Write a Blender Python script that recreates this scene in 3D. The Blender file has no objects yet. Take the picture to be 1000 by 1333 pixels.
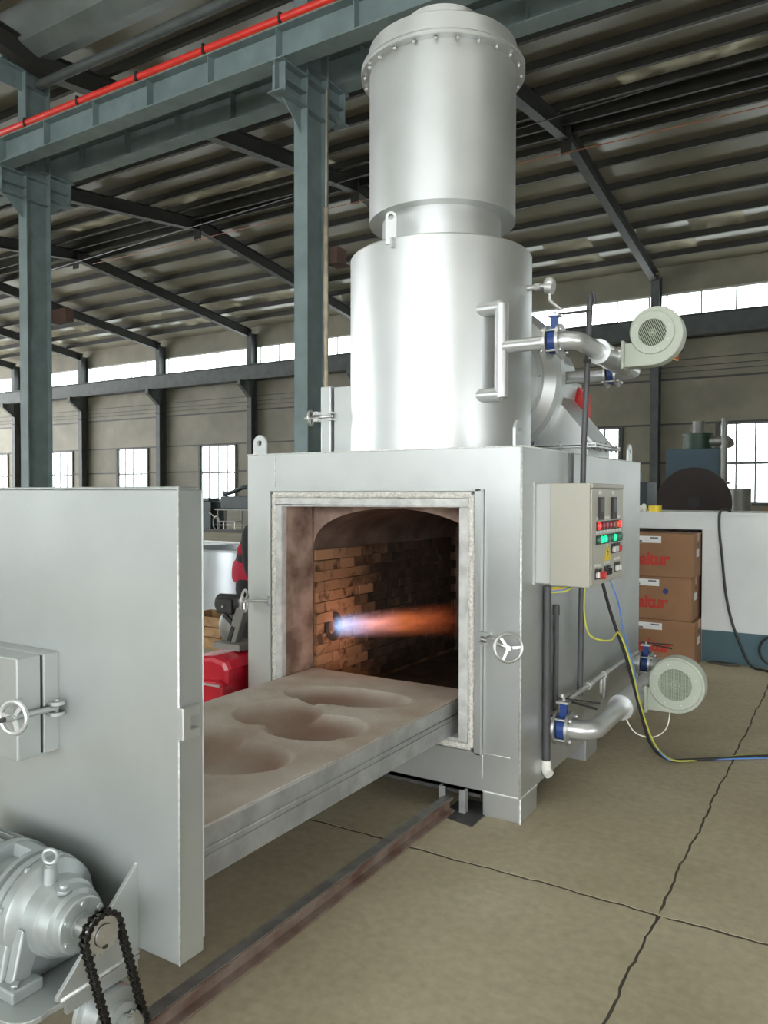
import bpy, bmesh, math, random
from mathutils import Vector, Matrix, Euler
random.seed(7)
C = bpy.context.scene.collection
SC = bpy.context.scene
PI = math.pi

# ------------------------------------------------------------------ camera
cam_data = bpy.data.cameras.new('camera')
cam = bpy.data.objects.new('camera', cam_data); C.objects.link(cam)
yaw, pitch, roll = -0.5509, -0.0225, 0.0017
f = Vector((math.sin(yaw)*math.cos(pitch), math.cos(yaw)*math.cos(pitch), math.sin(pitch)))
r = Vector((math.cos(yaw), -math.sin(yaw), 0)); u = r.cross(f)
r2 = r*math.cos(roll) + u*math.sin(roll); u2 = -r*math.sin(roll) + u*math.cos(roll)
m = Matrix((r2, u2, -f)).transposed().to_4x4(); m.translation = (0, 0, 1.5)
cam.matrix_world = m
cam_data.sensor_fit = 'HORIZONTAL'; cam_data.sensor_width = 36.0
cam_data.lens = 36.0*1010.556/1000.0
cam_data.clip_start = 0.05; cam_data.clip_end = 300
SC.camera = cam

# ------------------------------------------------------------------ light
w = bpy.data.worlds.new('world'); SC.world = w; w.use_nodes = True
bg = w.node_tree.nodes['Background']
bg.inputs[0].default_value = (0.95, 0.985, 1.0, 1); bg.inputs[1].default_value = 6.5
SC.view_settings.view_transform = 'Standard'; SC.view_settings.look = 'None'
SC.view_settings.gamma = 1.0; SC.view_settings.exposure = 0.38
SC.view_settings.use_curve_mapping = False

# ------------------------------------------------------------------ materials
MATS = {}
def mat(name, col, rough=0.5, metal=0.0, var=0.12, scale=6.0, bump=0.0, bscale=60.0, rnd=0.0, detail=4.0, col2=None, lo=0.35, hi=0.65, spec=0.5):
    mm = bpy.data.materials.new(name); mm.use_nodes = True
    nt = mm.node_tree; b = nt.nodes['Principled BSDF']
    b.inputs['Roughness'].default_value = rough; b.inputs['Metallic'].default_value = metal
    b.inputs['Specular IOR Level'].default_value = spec
    tc = nt.nodes.new('ShaderNodeTexCoord')
    n = nt.nodes.new('ShaderNodeTexNoise'); n.inputs['Scale'].default_value = scale; n.inputs['Detail'].default_value = detail
    vec = tc.outputs['Object']
    if rnd > 0:
        oi = nt.nodes.new('ShaderNodeObjectInfo'); ml = nt.nodes.new('ShaderNodeVectorMath'); ml.operation = 'ADD'
        ms = nt.nodes.new('ShaderNodeMath'); ms.operation = 'MULTIPLY'; ms.inputs[1].default_value = 37.0; nt.links.new(oi.outputs['Random'], ms.inputs[0])
        nt.links.new(vec, ml.inputs[0]); nt.links.new(ms.outputs[0], ml.inputs[1]); vec = ml.outputs[0]
    nt.links.new(vec, n.inputs['Vector'])
    cr = nt.nodes.new('ShaderNodeValToRGB')
    cr.color_ramp.elements[0].position = lo; cr.color_ramp.elements[1].position = hi
    if col2 is None: c0 = [c*(1-var) for c in col]; c1 = [min(1, c*(1+var)) for c in col]
    else: c0 = col; c1 = col2
    cr.color_ramp.elements[0].color = (*c0, 1); cr.color_ramp.elements[1].color = (*c1, 1)
    nt.links.new(n.outputs['Fac'], cr.inputs['Fac'])
    out = cr.outputs['Color']
    if rnd > 0:
        oi = nt.nodes.new('ShaderNodeObjectInfo'); hv = nt.nodes.new('ShaderNodeHueSaturation')
        mr = nt.nodes.new('ShaderNodeMapRange'); mr.inputs['To Min'].default_value = 1-rnd; mr.inputs['To Max'].default_value = 1+rnd
        nt.links.new(oi.outputs['Random'], mr.inputs['Value']); nt.links.new(mr.outputs[0], hv.inputs['Value'])
        nt.links.new(out, hv.inputs['Color']); out = hv.outputs['Color']
    nt.links.new(out, b.inputs['Base Color'])
    if bump > 0:
        n2 = nt.nodes.new('ShaderNodeTexNoise'); n2.inputs['Scale'].default_value = bscale; n2.inputs['Detail'].default_value = 3
        nt.links.new(vec, n2.inputs['Vector'])
        bp = nt.nodes.new('ShaderNodeBump'); bp.inputs['Strength'].default_value = bump; bp.inputs['Distance'].default_value = 0.01
        nt.links.new(n2.outputs['Fac'], bp.inputs['Height']); nt.links.new(bp.outputs['Normal'], b.inputs['Normal'])
    MATS[name] = mm
    return mm
def emis(name, col, s):
    mm = mat(name, col, 0.3); b = mm.node_tree.nodes['Principled BSDF']
    b.inputs['Emission Color'].default_value = (*col, 1); b.inputs['Emission Strength'].default_value = s
    return mm

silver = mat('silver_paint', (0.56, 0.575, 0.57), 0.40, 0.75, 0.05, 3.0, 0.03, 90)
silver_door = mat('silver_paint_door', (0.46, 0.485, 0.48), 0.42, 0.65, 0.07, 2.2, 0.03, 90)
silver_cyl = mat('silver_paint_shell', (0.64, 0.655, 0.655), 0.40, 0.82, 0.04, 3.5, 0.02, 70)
silver_pipe = mat('silver_paint_pipe', (0.6, 0.61, 0.61), 0.34, 0.72, 0.05, 8)
motor_p = mat('motor_paint', (0.40, 0.435, 0.435), 0.42, 0.55, 0.06, 10, 0.1, 40)
weld = mat('weld_bead', (0.78, 0.79, 0.78), 0.4, 0.5, 0.15, 60, 0.4, 150)
chrome = mat('zinc_plating', (0.6, 0.6, 0.59), 0.36, 0.9, 0.03, 6)
band_m = mat('whitewashed_refractory', (0.58, 0.58, 0.57), 0.85, 0, 0.16, 14, 0.4, 80)
rope_m = mat('ceramic_rope', (0.74, 0.72, 0.67), 0.95, 0, 0.18, 70, 0.8, 180)
refr = mat('fired_refractory', (0.17, 0.105, 0.08), 0.92, 0, 0.4, 7, 0.3, 40, col2=(0.46, 0.33, 0.27), lo=0.36, hi=0.66, detail=8)
hearth = mat('hearth_castable', (0.37, 0.295, 0.24), 0.95, 0, 0.2, 3.2, 0.25, 60, col2=(0.48, 0.435, 0.385), lo=0.3, hi=0.58, detail=7)
nt = hearth.node_tree; b = nt.nodes['Principled BSDF']; src = b.inputs['Base Color'].links[0].from_socket
an = nt.nodes.new('ShaderNodeAttribute'); an.attribute_name = 'stain'
mxs = nt.nodes.new('ShaderNodeMix'); mxs.data_type = 'RGBA'; nt.links.new(an.outputs['Fac'], mxs.inputs[0]); nt.links.new(src, mxs.inputs[6]); mxs.inputs[7].default_value = (0.25, 0.155, 0.12, 1)
nt.links.new(mxs.outputs[2], b.inputs['Base Color'])
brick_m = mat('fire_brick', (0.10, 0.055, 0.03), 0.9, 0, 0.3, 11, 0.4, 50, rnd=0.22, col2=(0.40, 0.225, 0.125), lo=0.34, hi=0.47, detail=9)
brick_d = mat('darker_fire_brick', (0.06, 0.037, 0.022), 0.92, 0, 0.3, 10, 0.4, 50, rnd=0.2, col2=(0.22, 0.125, 0.075), lo=0.34, hi=0.6, detail=9)
brick_s = mat('darkest_fire_brick', (0.03, 0.022, 0.018), 0.95, 0, 0.3, 7, 0.4, 50, rnd=0.25, col2=(0.10, 0.062, 0.04), lo=0.3, hi=0.7, detail=9)  # darkest brick tone, for the deep end of the wall
soot = mat('sooty_mortar', (0.05, 0.035, 0.027), 0.95, 0, 0.4, 6, 0.3, 40)
mortar_m = mat('brick_mortar', (0.20, 0.115, 0.068), 0.95, 0, 0.4, 8, 0.3, 40)
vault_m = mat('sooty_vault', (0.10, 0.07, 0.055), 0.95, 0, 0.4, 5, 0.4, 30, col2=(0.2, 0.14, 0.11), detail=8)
car_steel = mat('car_side_steel', (0.36, 0.37, 0.365), 0.5, 0.45, 0.16, 9, 0.1, 60, detail=8)
rail_m = mat('rusty_rail', (0.12, 0.065, 0.045), 0.65, 0.2, 0.3, 7, 0.2, 60, col2=(0.24, 0.185, 0.155), detail=8)
rail_top = mat('worn_rail_top', (0.3, 0.29, 0.28), 0.4, 0.6, 0.2, 12)
dark_plate = mat('dark_steel', (0.08, 0.08, 0.078), 0.6, 0.4, 0.25, 9)
chain_m = mat('oiled_chain', (0.045, 0.042, 0.04), 0.35, 0.8, 0.2, 40)
black = mat('black_rubber', (0.02, 0.02, 0.02), 0.55)
conduit = mat('dark_conduit', (0.075, 0.075, 0.078), 0.45, 0.3)
white_pl = mat('white_plastic', (0.75, 0.74, 0.68), 0.5)
blue_p = mat('blue_valve_paint', (0.015, 0.05, 0.22), 0.4)
beige = mat('cabinet_enamel', (0.40, 0.385, 0.325), 0.45, 0, 0.02, 3)
cab_grey = mat('cabinet_mount_grey', (0.5, 0.51, 0.5), 0.5, 0, 0.02, 3)
fan_p = mat('pale_green_enamel', (0.38, 0.41, 0.34), 0.42, 0, 0.04, 4)
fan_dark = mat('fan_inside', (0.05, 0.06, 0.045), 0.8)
fan_bar = mat('fan_guard_wire', (0.34, 0.38, 0.29), 0.45)
yellow = mat('yellow_sheath', (0.5, 0.5, 0.09), 0.5)
blue_w = mat('blue_sheath', (0.10, 0.22, 0.55), 0.5)
orange_w = mat('orange_sheath', (0.65, 0.36, 0.05), 0.5)
yel_sign = mat('yellow_sign', (0.75, 0.55, 0.02), 0.5)
white_b = mat('grey_white_button', (0.6, 0.6, 0.58), 0.4)
red_b = mat('red_button', (0.55, 0.03, 0.03), 0.35)
red_lens = mat('red_lens_off', (0.28, 0.02, 0.03), 0.3)
amber_lens = mat('amber_lens_off', (0.35, 0.12, 0.02), 0.3)
green_lens = mat('green_lens_off', (0.01, 0.12, 0.06), 0.3)
red_on = emis('red_lamp_lit', (1.0, 0.03, 0.03), 0.9)
green_on = emis('green_lamp_lit', (0.0, 0.8, 0.32), 0.75)
steel_b = mat('teal_grey_steelwork', (0.18, 0.235, 0.24), 0.5, 0.05, 0.12, 3, spec=0.4)
steel_b2 = mat('dark_steelwork', (0.075, 0.085, 0.083), 0.6, 0.0, 0.15, 3)
purlin_m = mat('purlin_steel', (0.03, 0.03, 0.026), 0.6, 0.0, 0.15, 3)
roof_m = mat('roof_sheet', (0.215, 0.198, 0.145), 0.3, 0.0, 0.1, 0.7, spec=0.6, detail=6)
gutter_m = mat('gutter_sheet', (0.2, 0.225, 0.225), 0.5, 0.1, 0.15, 1.5, detail=6)
wall_m = mat('wall_sheet', (0.20, 0.184, 0.138), 0.6, 0.0, 0.16, 0.9, detail=7, rnd=0.08)
girt_m = mat('girt_steel', (0.06, 0.06, 0.055), 0.6)
frame_w = mat('window_frame_paint', (0.16, 0.17, 0.17), 0.5)
frame_l = mat('window_frame_pale', (0.42, 0.42, 0.38), 0.5)
red_rail = mat('red_conductor_sleeve', (0.72, 0.035, 0.025), 0.4, 0, 0.05)
orange_s = mat('orange_strip', (0.3, 0.09, 0.04), 0.5)
rust_br = mat('brown_bracket', (0.085, 0.045, 0.035), 0.7)
pole_wood = mat('pale_conduit', (0.55, 0.47, 0.34), 0.6, 0, 0.25, 5)
limewash = mat('limewash', (0.6, 0.62, 0.62), 0.85, 0, 0.06, 2.0, 0.15, 30, detail=8)
teal_base = mat('teal_skirting_paint', (0.05, 0.10, 0.12), 0.6, 0, 0.12, 3)
carton = mat('brown_cardboard', (0.25, 0.13, 0.065), 0.8, 0, 0.06, 4, rnd=0.04)
carton_tape = mat('carton_tape', (0.40, 0.26, 0.19), 0.5)
carton_print = mat('red_carton_print', (0.40, 0.035, 0.02), 0.7)
label_w = mat('paper_label', (0.66, 0.66, 0.66), 0.7)
label_g = mat('label_print', (0.12, 0.12, 0.13), 0.7)
blue_dot = mat('blue_sticker', (0.02, 0.035, 0.15), 0.6)
yellow_t = mat('yellow_tape', (0.75, 0.56, 0.02), 0.4)
wheel_br = mat('brown_primer', (0.022, 0.013, 0.012), 0.7, 0, 0.2, 3)
blue_mach = mat('blue_machine_paint', (0.03, 0.07, 0.095), 0.5, 0, 0.1, 2)
green_mach = mat('green_fan_paint', (0.022, 0.055, 0.035), 0.5)
grey_mach = mat('grey_machine', (0.22, 0.22, 0.20), 0.5, 0.3, 0.15, 4)
galv = mat('galvanised_sheet', (0.5, 0.5, 0.48), 0.4, 0.7, 0.1, 4)
stainless = mat('stainless_sheet', (0.5, 0.53, 0.56), 0.4, 0.85, 0.06, 2.5)
red_mach = mat('red_machine_paint', (0.50, 0.012, 0.03), 0.22, 0, 0.05, 3)
wood = mat('crate_wood', (0.30, 0.18, 0.085), 0.8, 0, 0.25, 12, detail=6)
bench_m = mat('dark_teal_machine', (0.02, 0.035, 0.04), 0.5, 0, 0.2, 3)
cloth_k = mat('black_workwear', (0.012, 0.012, 0.014), 0.9, 0, 0.2, 12, 0.3, 60)
cloth_r = mat('crimson_workwear', (0.33, 0.008, 0.03), 0.85, 0, 0.12, 12, 0.3, 60)
skin_m = mat('skin', (0.50, 0.30, 0.21), 0.55)
hair_m = mat('black_hair', (0.012, 0.01, 0.01), 0.6)
eye_m = mat('eye', (0.7, 0.7, 0.68), 0.3)
debris_m = mat('dark_debris', (0.075, 0.065, 0.05), 0.9)

# glass pane (clear, slight reflection)
glass = bpy.data.materials.new('window_glass'); glass.use_nodes = True
nt = glass.node_tree; nt.nodes.clear()
o_ = nt.nodes.new('ShaderNodeOutputMaterial'); mx = nt.nodes.new('ShaderNodeMixShader')
tr = nt.nodes.new('ShaderNodeBsdfTransparent'); tr.inputs[0].default_value = (0.93, 0.96, 0.95, 1)
gl = nt.nodes.new('ShaderNodeBsdfGlossy'); gl.inputs['Roughness'].default_value = 0.05
mx.inputs[0].default_value = 0.06
nt.links.new(tr.outputs[0], mx.inputs[1]); nt.links.new(gl.outputs[0], mx.inputs[2]); nt.links.new(mx.outputs[0], o_.inputs['Surface'])
# dusty skylight sheet
skyl = bpy.data.materials.new('dusty_skylight_sheet'); skyl.use_nodes = True
nt = skyl.node_tree; nt.nodes.clear()
o_ = nt.nodes.new('ShaderNodeOutputMaterial'); mx = nt.nodes.new('ShaderNodeMixShader')
tl = nt.nodes.new('ShaderNodeBsdfTranslucent'); tl.inputs[0].default_value = (0.7, 0.68, 0.58, 1)
df = nt.nodes.new('ShaderNodeBsdfDiffuse'); df.inputs[0].default_value = (0.3, 0.28, 0.22, 1)
tcn = nt.nodes.new('ShaderNodeTexCoord'); nn = nt.nodes.new('ShaderNodeTexNoise'); nn.inputs['Scale'].default_value = 1.6; nn.inputs['Detail'].default_value = 6
rr = nt.nodes.new('ShaderNodeMapRange'); rr.inputs['From Min'].default_value = 0.42; rr.inputs['From Max'].default_value = 0.62; rr.inputs['To Min'].default_value = 0.015; rr.inputs['To Max'].default_value = 0.2
nt.links.new(tcn.outputs['Object'], nn.inputs['Vector']); nt.links.new(nn.outputs['Fac'], rr.inputs['Value']); nt.links.new(rr.outputs[0], mx.inputs[0])
nt.links.new(df.outputs[0], mx.inputs[1]); nt.links.new(tl.outputs[0], mx.inputs[2]); nt.links.new(mx.outputs[0], o_.inputs['Surface'])

# clear sheet added over the near bay, out of view, to brighten floor and hearth
sky_added = bpy.data.materials.new('added_skylight_sheet'); sky_added.use_nodes = True
nt = sky_added.node_tree; nt.nodes.clear()
o_ = nt.nodes.new('ShaderNodeOutputMaterial'); tl = nt.nodes.new('ShaderNodeBsdfTranslucent'); tl.inputs[0].default_value = (0.55, 0.55, 0.52, 1)
nt.links.new(tl.outputs[0], o_.inputs['Surface'])

# concrete floor
conc = mat('concrete', (0.36, 0.308, 0.208), 0.7, 0, 0.1, 1.4, 0.12, 35, col2=(0.47, 0.415, 0.30), lo=0.3, hi=0.7, detail=10, spec=0.35)
nt = conc.node_tree; b = nt.nodes['Principled BSDF']
src = b.inputs['Base Color'].links[0].from_socket
tcn = nt.nodes['Texture Coordinate'] if 'Texture Coordinate' in nt.nodes else nt.nodes.new('ShaderNodeTexCoord')
n2 = nt.nodes.new('ShaderNodeTexNoise'); n2.inputs['Scale'].default_value = 26; n2.inputs['Detail'].default_value = 6
nt.links.new(tcn.outputs['Object'], n2.inputs['Vector'])
r3 = nt.nodes.new('ShaderNodeMapRange'); r3.inputs['From Min'].default_value = 0.3; r3.inputs['From Max'].default_value = 0.7; r3.inputs['To Min'].default_value = 0.9; r3.inputs['To Max'].default_value = 1.1
nt.links.new(n2.outputs['Fac'], r3.inputs['Value'])
hv = nt.nodes.new('ShaderNodeHueSaturation'); nt.links.new(r3.outputs[0], hv.inputs['Value']); nt.links.new(src, hv.inputs['Color'])
v = nt.nodes.new('ShaderNodeTexVoronoi'); v.inputs['Scale'].default_value = 1.7; nt.links.new(tcn.outputs['Object'], v.inputs['Vector'])
r4 = nt.nodes.new('ShaderNodeMapRange'); r4.inputs['From Min'].default_value = 0.012; r4.inputs['From Max'].default_value = 0.03; r4.inputs['To Min'].default_value = 0.35; r4.inputs['To Max'].default_value = 1.0
nt.links.new(v.outputs['Distance'], r4.inputs['Value'])
mxc = nt.nodes.new('ShaderNodeMix'); mxc.data_type = 'RGBA'; mxc.blend_type = 'MULTIPLY'; mxc.inputs[0].default_value = 1.0
nt.links.new(hv.outputs['Color'], mxc.inputs[6]); nt.links.new(r4.outputs[0], mxc.inputs[7]); nt.links.new(mxc.outputs[2], b.inputs['Base Color'])

# ------------------------------------------------------------------ mesh helpers
def basis(axis):
    z = Vector(axis).normalized()
    x = Vector((0, 0, 1)).cross(z) if abs(z.z) < 0.95 else Vector((1, 0, 0)).cross(z)
    x.normalize(); y = z.cross(x)
    return x, y, z
class MB:
    def __init__(s): s.v = []; s.f = []; s.sm = []
    def add(s, vs, fs, smooth=False):
        o = len(s.v); s.v += [tuple(q) for q in vs]
        for q in fs: s.f.append(tuple(i+o for i in q)); s.sm.append(smooth)
        return s
    def box(s, x0, x1, y0, y1, z0, z1):
        vs = [(x, y, z) for x in (x0, x1) for y in (y0, y1) for z in (z0, z1)]
        return s.add(vs, [(0, 1, 3, 2), (4, 6, 7, 5), (0, 4, 5, 1), (2, 3, 7, 6), (0, 2, 6, 4), (1, 5, 7, 3)])
    def obox(s, c, X, Y, Z, hx, hy, hz):
        c, X, Y, Z = map(Vector, (c, X, Y, Z)); vs = [c+X*(a*hx)+Y*(bb*hy)+Z*(d*hz) for a in (-1, 1) for bb in (-1, 1) for d in (-1, 1)]
        return s.add(vs, [(0, 1, 3, 2), (4, 6, 7, 5), (0, 4, 5, 1), (2, 3, 7, 6), (0, 2, 6, 4), (1, 5, 7, 3)])
    def bar(s, p, q, wd, ht, up=(0, 0, 1)):
        p, q = Vector(p), Vector(q); Z = (q-p).normalized(); X = Vector(up).cross(Z).normalized(); Y = Z.cross(X)
        return s.obox((p+q)/2, X, Y, Z, wd/2, ht/2, (q-p).length/2)
    def cyl(s, p, q, r0, r1=None, n=24, caps=True):
        r1 = r0 if r1 is None else r1
        p, q = Vector(p), Vector(q); X, Y, Z = basis(q-p)
        vs = []
        for c, rr_ in ((p, r0), (q, r1)):
            vs += [c+X*(rr_*math.cos(2*PI*i/n))+Y*(rr_*math.sin(2*PI*i/n)) for i in range(n)]
        s.add(vs, [(i, (i+1) % n, n+(i+1) % n, n+i) for i in range(n)], True)
        if caps: 
            s.add(vs[:n], [tuple(range(n))[::-1]]); s.add(vs[n:], [tuple(range(n))])
        return s
    def lathe(s, prof, c, axis=(0, 0, 1), n=48, smooth=True, split=True):
        c = Vector(c); X, Y, Z = basis(axis)
        def ring(rd, h): return [c+Z*h+X*(rd*math.cos(2*PI*i/n))+Y*(rd*math.sin(2*PI*i/n)) for i in range(n)]
        for (ra, ha), (rb, hb) in zip(prof[:-1], prof[1:]):   # separate rings: crisp edges
            vs = ring(ra, ha)+ring(rb, hb)
            s.add(vs, [(i, (i+1) % n, n+(i+1) % n, n+i) for i in range(n)], smooth)
        return s
    def prism(s, poly, a, bb, plane='yz'):
        n = len(poly)
        def pt(p, k):
            if plane == 'yz': return (k, p[0], p[1])
            if plane == 'xz': return (p[0], k, p[1])
            return (p[0], p[1], k)
        vs = [pt(p, a) for p in poly]+[pt(p, bb) for p in poly]
        return s.add(vs, [tuple(range(n))[::-1], tuple(range(n, 2*n))]+[(i, (i+1) % n, n+(i+1) % n, n+i) for i in range(n)])
    def tube(s, pts, rad, n=12, caps=True, seg=6, smooth_path=True):
        P = [Vector(p) for p in pts]
        if smooth_path and len(P) > 2:
            Q = []
            for i in range(len(P)-1):
                p0 = P[max(i-1, 0)]; p1 = P[i]; p2 = P[i+1]; p3 = P[min(i+2, len(P)-1)]
                for k in range(seg):
                    t = k/seg
                    Q.append(0.5*((2*p1)+(p2-p0)*t+(2*p0-5*p1+4*p2-p3)*t*t+(3*p1-p0-3*p2+p3)*t**3))
            Q.append(P[-1]); P = Q
        X = None; vs = []
        for i, p in enumerate(P):
            d = (P[min(i+1, len(P)-1)]-P[max(i-1, 0)]).normalized()
            if X is None: X, Y, _ = basis(d)
            X = (X-d*X.dot(d)).normalized(); Y = d.cross(X)
            rd = rad[min(i*len(rad)//len(P), len(rad)-1)] if isinstance(rad, (list, tuple)) else rad
            vs += [p+X*(rd*math.cos(2*PI*k/n))+Y*(rd*math.sin(2*PI*k/n)) for k in range(n)]
        m_ = len(P)
        s.add(vs, [(j*n+i, j*n+(i+1) % n, (j+1)*n+(i+1) % n, (j+1)*n+i) for j in range(m_-1) for i in range(n)], True)
        if caps: s.add(vs[:n], [tuple(range(n))[::-1]]); s.add(vs[-n:], [tuple(range(n))])
        return s
    def torus(s, c, axis, R, rd, n=32, k=10):
        c = Vector(c); X, Y, Z = basis(axis)
        vs = []
        for i in range(n):
            a = 2*PI*i/n; d = X*math.cos(a)+Y*math.sin(a)
            vs += [c+d*(R+rd*math.cos(2*PI*j/k))+Z*(rd*math.sin(2*PI*j/k)) for j in range(k)]
        return s.add(vs, [(i*k+j, ((i+1) % n)*k+j, ((i+1) % n)*k+(j+1) % k, i*k+(j+1) % k) for i in range(n) for j in range(k)], True)
    def sphere(s, c, rx, ry=None, rz=None, n=16, mth=10):
        ry = ry or rx; rz = rz or rx; c = Vector(c); vs = []
        for j in range(mth+1):
            t = PI*j/mth
            vs += [c+Vector((rx*math.sin(t)*math.cos(2*PI*i/n), ry*math.sin(t)*math.sin(2*PI*i/n), rz*math.cos(t))) for i in range(n)]
        return s.add(vs, [(j*n+i, (j+1)*n+i, (j+1)*n+(i+1) % n, j*n+(i+1) % n) for j in range(mth) for i in range(n)], True)
    def bolt(s, p, axis, rd=0.008, h=0.008):
        p = Vector(p); return s.cyl(p, p+Vector(axis).normalized()*h, rd, rd, 6)
    def mesh(s, name, off=(0, 0, 0), merge=True):
        me = bpy.data.meshes.new(name); off = Vector(off)
        bm = bmesh.new(); vv = [bm.verts.new(Vector(q)-off) for q in s.v]
        for q, sm_ in zip(s.f, s.sm):
            try: fa = bm.faces.new([vv[i] for i in q]); fa.smooth = sm_
            except ValueError: pass
        if merge: bmesh.ops.remove_doubles(bm, verts=[q for q in bm.verts if True], dist=1e-6)
        bmesh.ops.recalc_face_normals(bm, faces=bm.faces)
        for e in bm.edges:
            if len(e.link_faces) == 2 and e.calc_face_angle(0) > math.radians(35): e.smooth = False
        bm.to_mesh(me); bm.free()
        return me
ORG = {}
def tag(o, label=None, cat=None, group=None, kind=None):
    if label: o['label'] = label
    if cat: o['category'] = cat
    if group: o['group'] = group
    if kind: o['kind'] = kind
    return o
def thing(name, loc, label, cat, group=None, kind=None):
    o = bpy.data.objects.new(name, None); C.objects.link(o); o.location = loc
    o.empty_display_size = 0.1; ORG[o.name] = Vector(loc)
    return tag(o, label, cat, group, kind)
def put(name, mb, material, parent=None, org=None, label=None, cat=None, group=None, kind=None, bevel=0.0, merge=True):
    """one mesh object from world-space geometry"""
    if parent is not None: off = ORG[parent.name]
    else: off = Vector(org or (0, 0, 0))
    me = mb.mesh(name, off, merge) if isinstance(mb, MB) else mb
    me.materials.append(material)
    o = bpy.data.objects.new(name, me); C.objects.link(o)
    if parent is not None: o.parent = parent
    else: o.location = off
    ORG[o.name] = off
    if bevel > 0:
        bv = o.modifiers.new('bevel', 'BEVEL'); bv.width = bevel; bv.segments = 2; bv.limit_method = 'ANGLE'; bv.angle_limit = math.radians(50)
    return tag(o, label, cat, group, kind)
def inst(name, me, loc, parent=None, rot=None, scale=None):
    o = bpy.data.objects.new(name, me); C.objects.link(o); o.location = loc
    if rot: o.rotation_euler = rot
    if scale: o.scale = scale
    if parent is not None: o.parent = parent; o.location = Vector(loc)-ORG[parent.name]
    return o
def hbeam(mb, p, q, wd, ht, tf=0.014, tw=0.01, up=(0, 0, 1)):
    p, q = Vector(p), Vector(q); Z = (q-p).normalized(); X = Vector(up).cross(Z).normalized(); Y = Z.cross(X); L = (q-p).length/2; c = (p+q)/2
    mb.obox(c+Y*(ht/2-tf/2), X, Y, Z, wd/2, tf/2, L); mb.obox(c-Y*(ht/2-tf/2), X, Y, Z, wd/2, tf/2, L); mb.obox(c, X, Y, Z, tw/2, ht/2-tf, L)
    return mb
def text_mesh(body, size, name):
    cu = bpy.data.curves.new(name, 'FONT'); cu.body = body; cu.size = size; cu.extrude = 0.0008; cu.offset = size*0.035; cu.space_character = 0.9
    to = bpy.data.objects.new(name+'_tmp', cu); C.objects.link(to)
    dg = bpy.context.evaluated_depsgraph_get(); me = bpy.data.meshes.new_from_object(to.evaluated_get(dg))
    bpy.data.objects.remove(to); bpy.data.curves.remove(cu)
    return me

# ================================================================== SETTING
YW = 26.5          # back wall
GX0, GX1, GZ = -1.0, 9.0, 4.8   # open gate in the front wall
BAY = 5.75
YR = 17.3          # far-bay ridge
YM = 8.08          # middle column row
# ---- floor: base + concrete slabs with recessed joints
fl_ = put('floor', MB().box(-48, 9, -11, YW+0.2, -0.25, -0.002), debris_m, kind='structure')
xs_ = [-48, -42.6, -36.6, -30.6, -24.6, -18.6, -12.6, -6.6, -0.6, 5.4, 9]
ys_ = [-11, -3.15, 2.85, 8.85, 14.85, 20.85, YW+0.2]
def jag(a, k): 
    return 0.004*math.sin(a*7.3+k)+0.003*math.sin(a*23.1+2*k)+0.0025*math.sin(a*61+k*3)
for i in range(len(xs_)-1):
    for j in range(len(ys_)-1):
        x0, x1, y0, y1 = xs_[i], xs_[i+1], ys_[j], ys_[j+1]
        near = x1 > -7 and y0 < 9 and x0 < 5
        st = 0.04 if near else 6.0
        g = 0.0035
        pts = []
        def line(a, bb, fixed, horiz, sgn, k):
            n = max(1, int(abs(bb-a)/st))
            for q in range(n):
                t = a+(bb-a)*q/n
                dlt = (jag(t, k) if near else 0)+sgn*g+(sgn*random.uniform(0, 0.0025) if near else 0)
                pts.append((t, fixed+dlt) if horiz else (fixed+dlt, t))
        gx_ = g; g = 0.0065; line(x0+gx_, x1-gx_, y0, True, 1, y0); g = gx_; line(y0+g, y1-g, x1, False, -1, x1)
        g = 0.0065; line(x1-gx_, x0+gx_, y1, True, -1, y1); g = gx_; line(y1-g, y0+g, x0, False, 1, x0)
        put('slab', MB().prism(pts, -0.06, 0.0, 'xy'), conc, fl_, merge=False)

# ---- back wall with panels, girts, windows
wall = put('wall_back', MB().box(-48, 9, YW+0.30, YW+0.34, 0.0, 0.25), girt_m, kind='structure')
bays = [(-BAY*k, -BAY*(k-1)) for k in range(-1, 9)]   # (x left col, x right col)
rows = [(0.0, 1.2), (1.2, 2.55), (2.55, 3.8), (3.8, 5.25), (5.25, 6.55)]
nwin = 0
def window(x0, x1, z0, z1, cols, rows_, y, fr, clerestory=False):
    global nwin; nwin += 1
    t = thing('window_%d' % nwin, ((x0+x1)/2, y, z0), None, None, kind='structure')
    mb = MB(); wd = 0.06
    mb.box(x0, x1, y-0.04, y+0.04, z0, z0+wd).box(x0, x1, y-0.04, y+0.04, z1-wd, z1)
    mb.box(x0, x0+wd, y-0.04, y+0.04, z0, z1).box(x1-wd, x1, y-0.04, y+0.04, z0, z1)
    for c in cols: mb.box(c-0.025, c+0.025, y-0.03, y+0.03, z0, z1)
    for c in rows_: mb.box(x0, x1, y-0.035, y+0.035, c-0.04, c+0.04)
    put('window_frame', mb, fr, t)
    cs = [x0]+list(cols)+[x1]; rs = [z0]+list(rows_)+[z1]
    for a, bb in zip(cs[:-1], cs[1:]):
        for c, d in zip(rs[:-1], rs[1:]):
            put('pane', MB().box(a+0.02, bb-0.02, y-0.003, y+0.003, c+0.02, d-0.02), glass, t)
    return t
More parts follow.
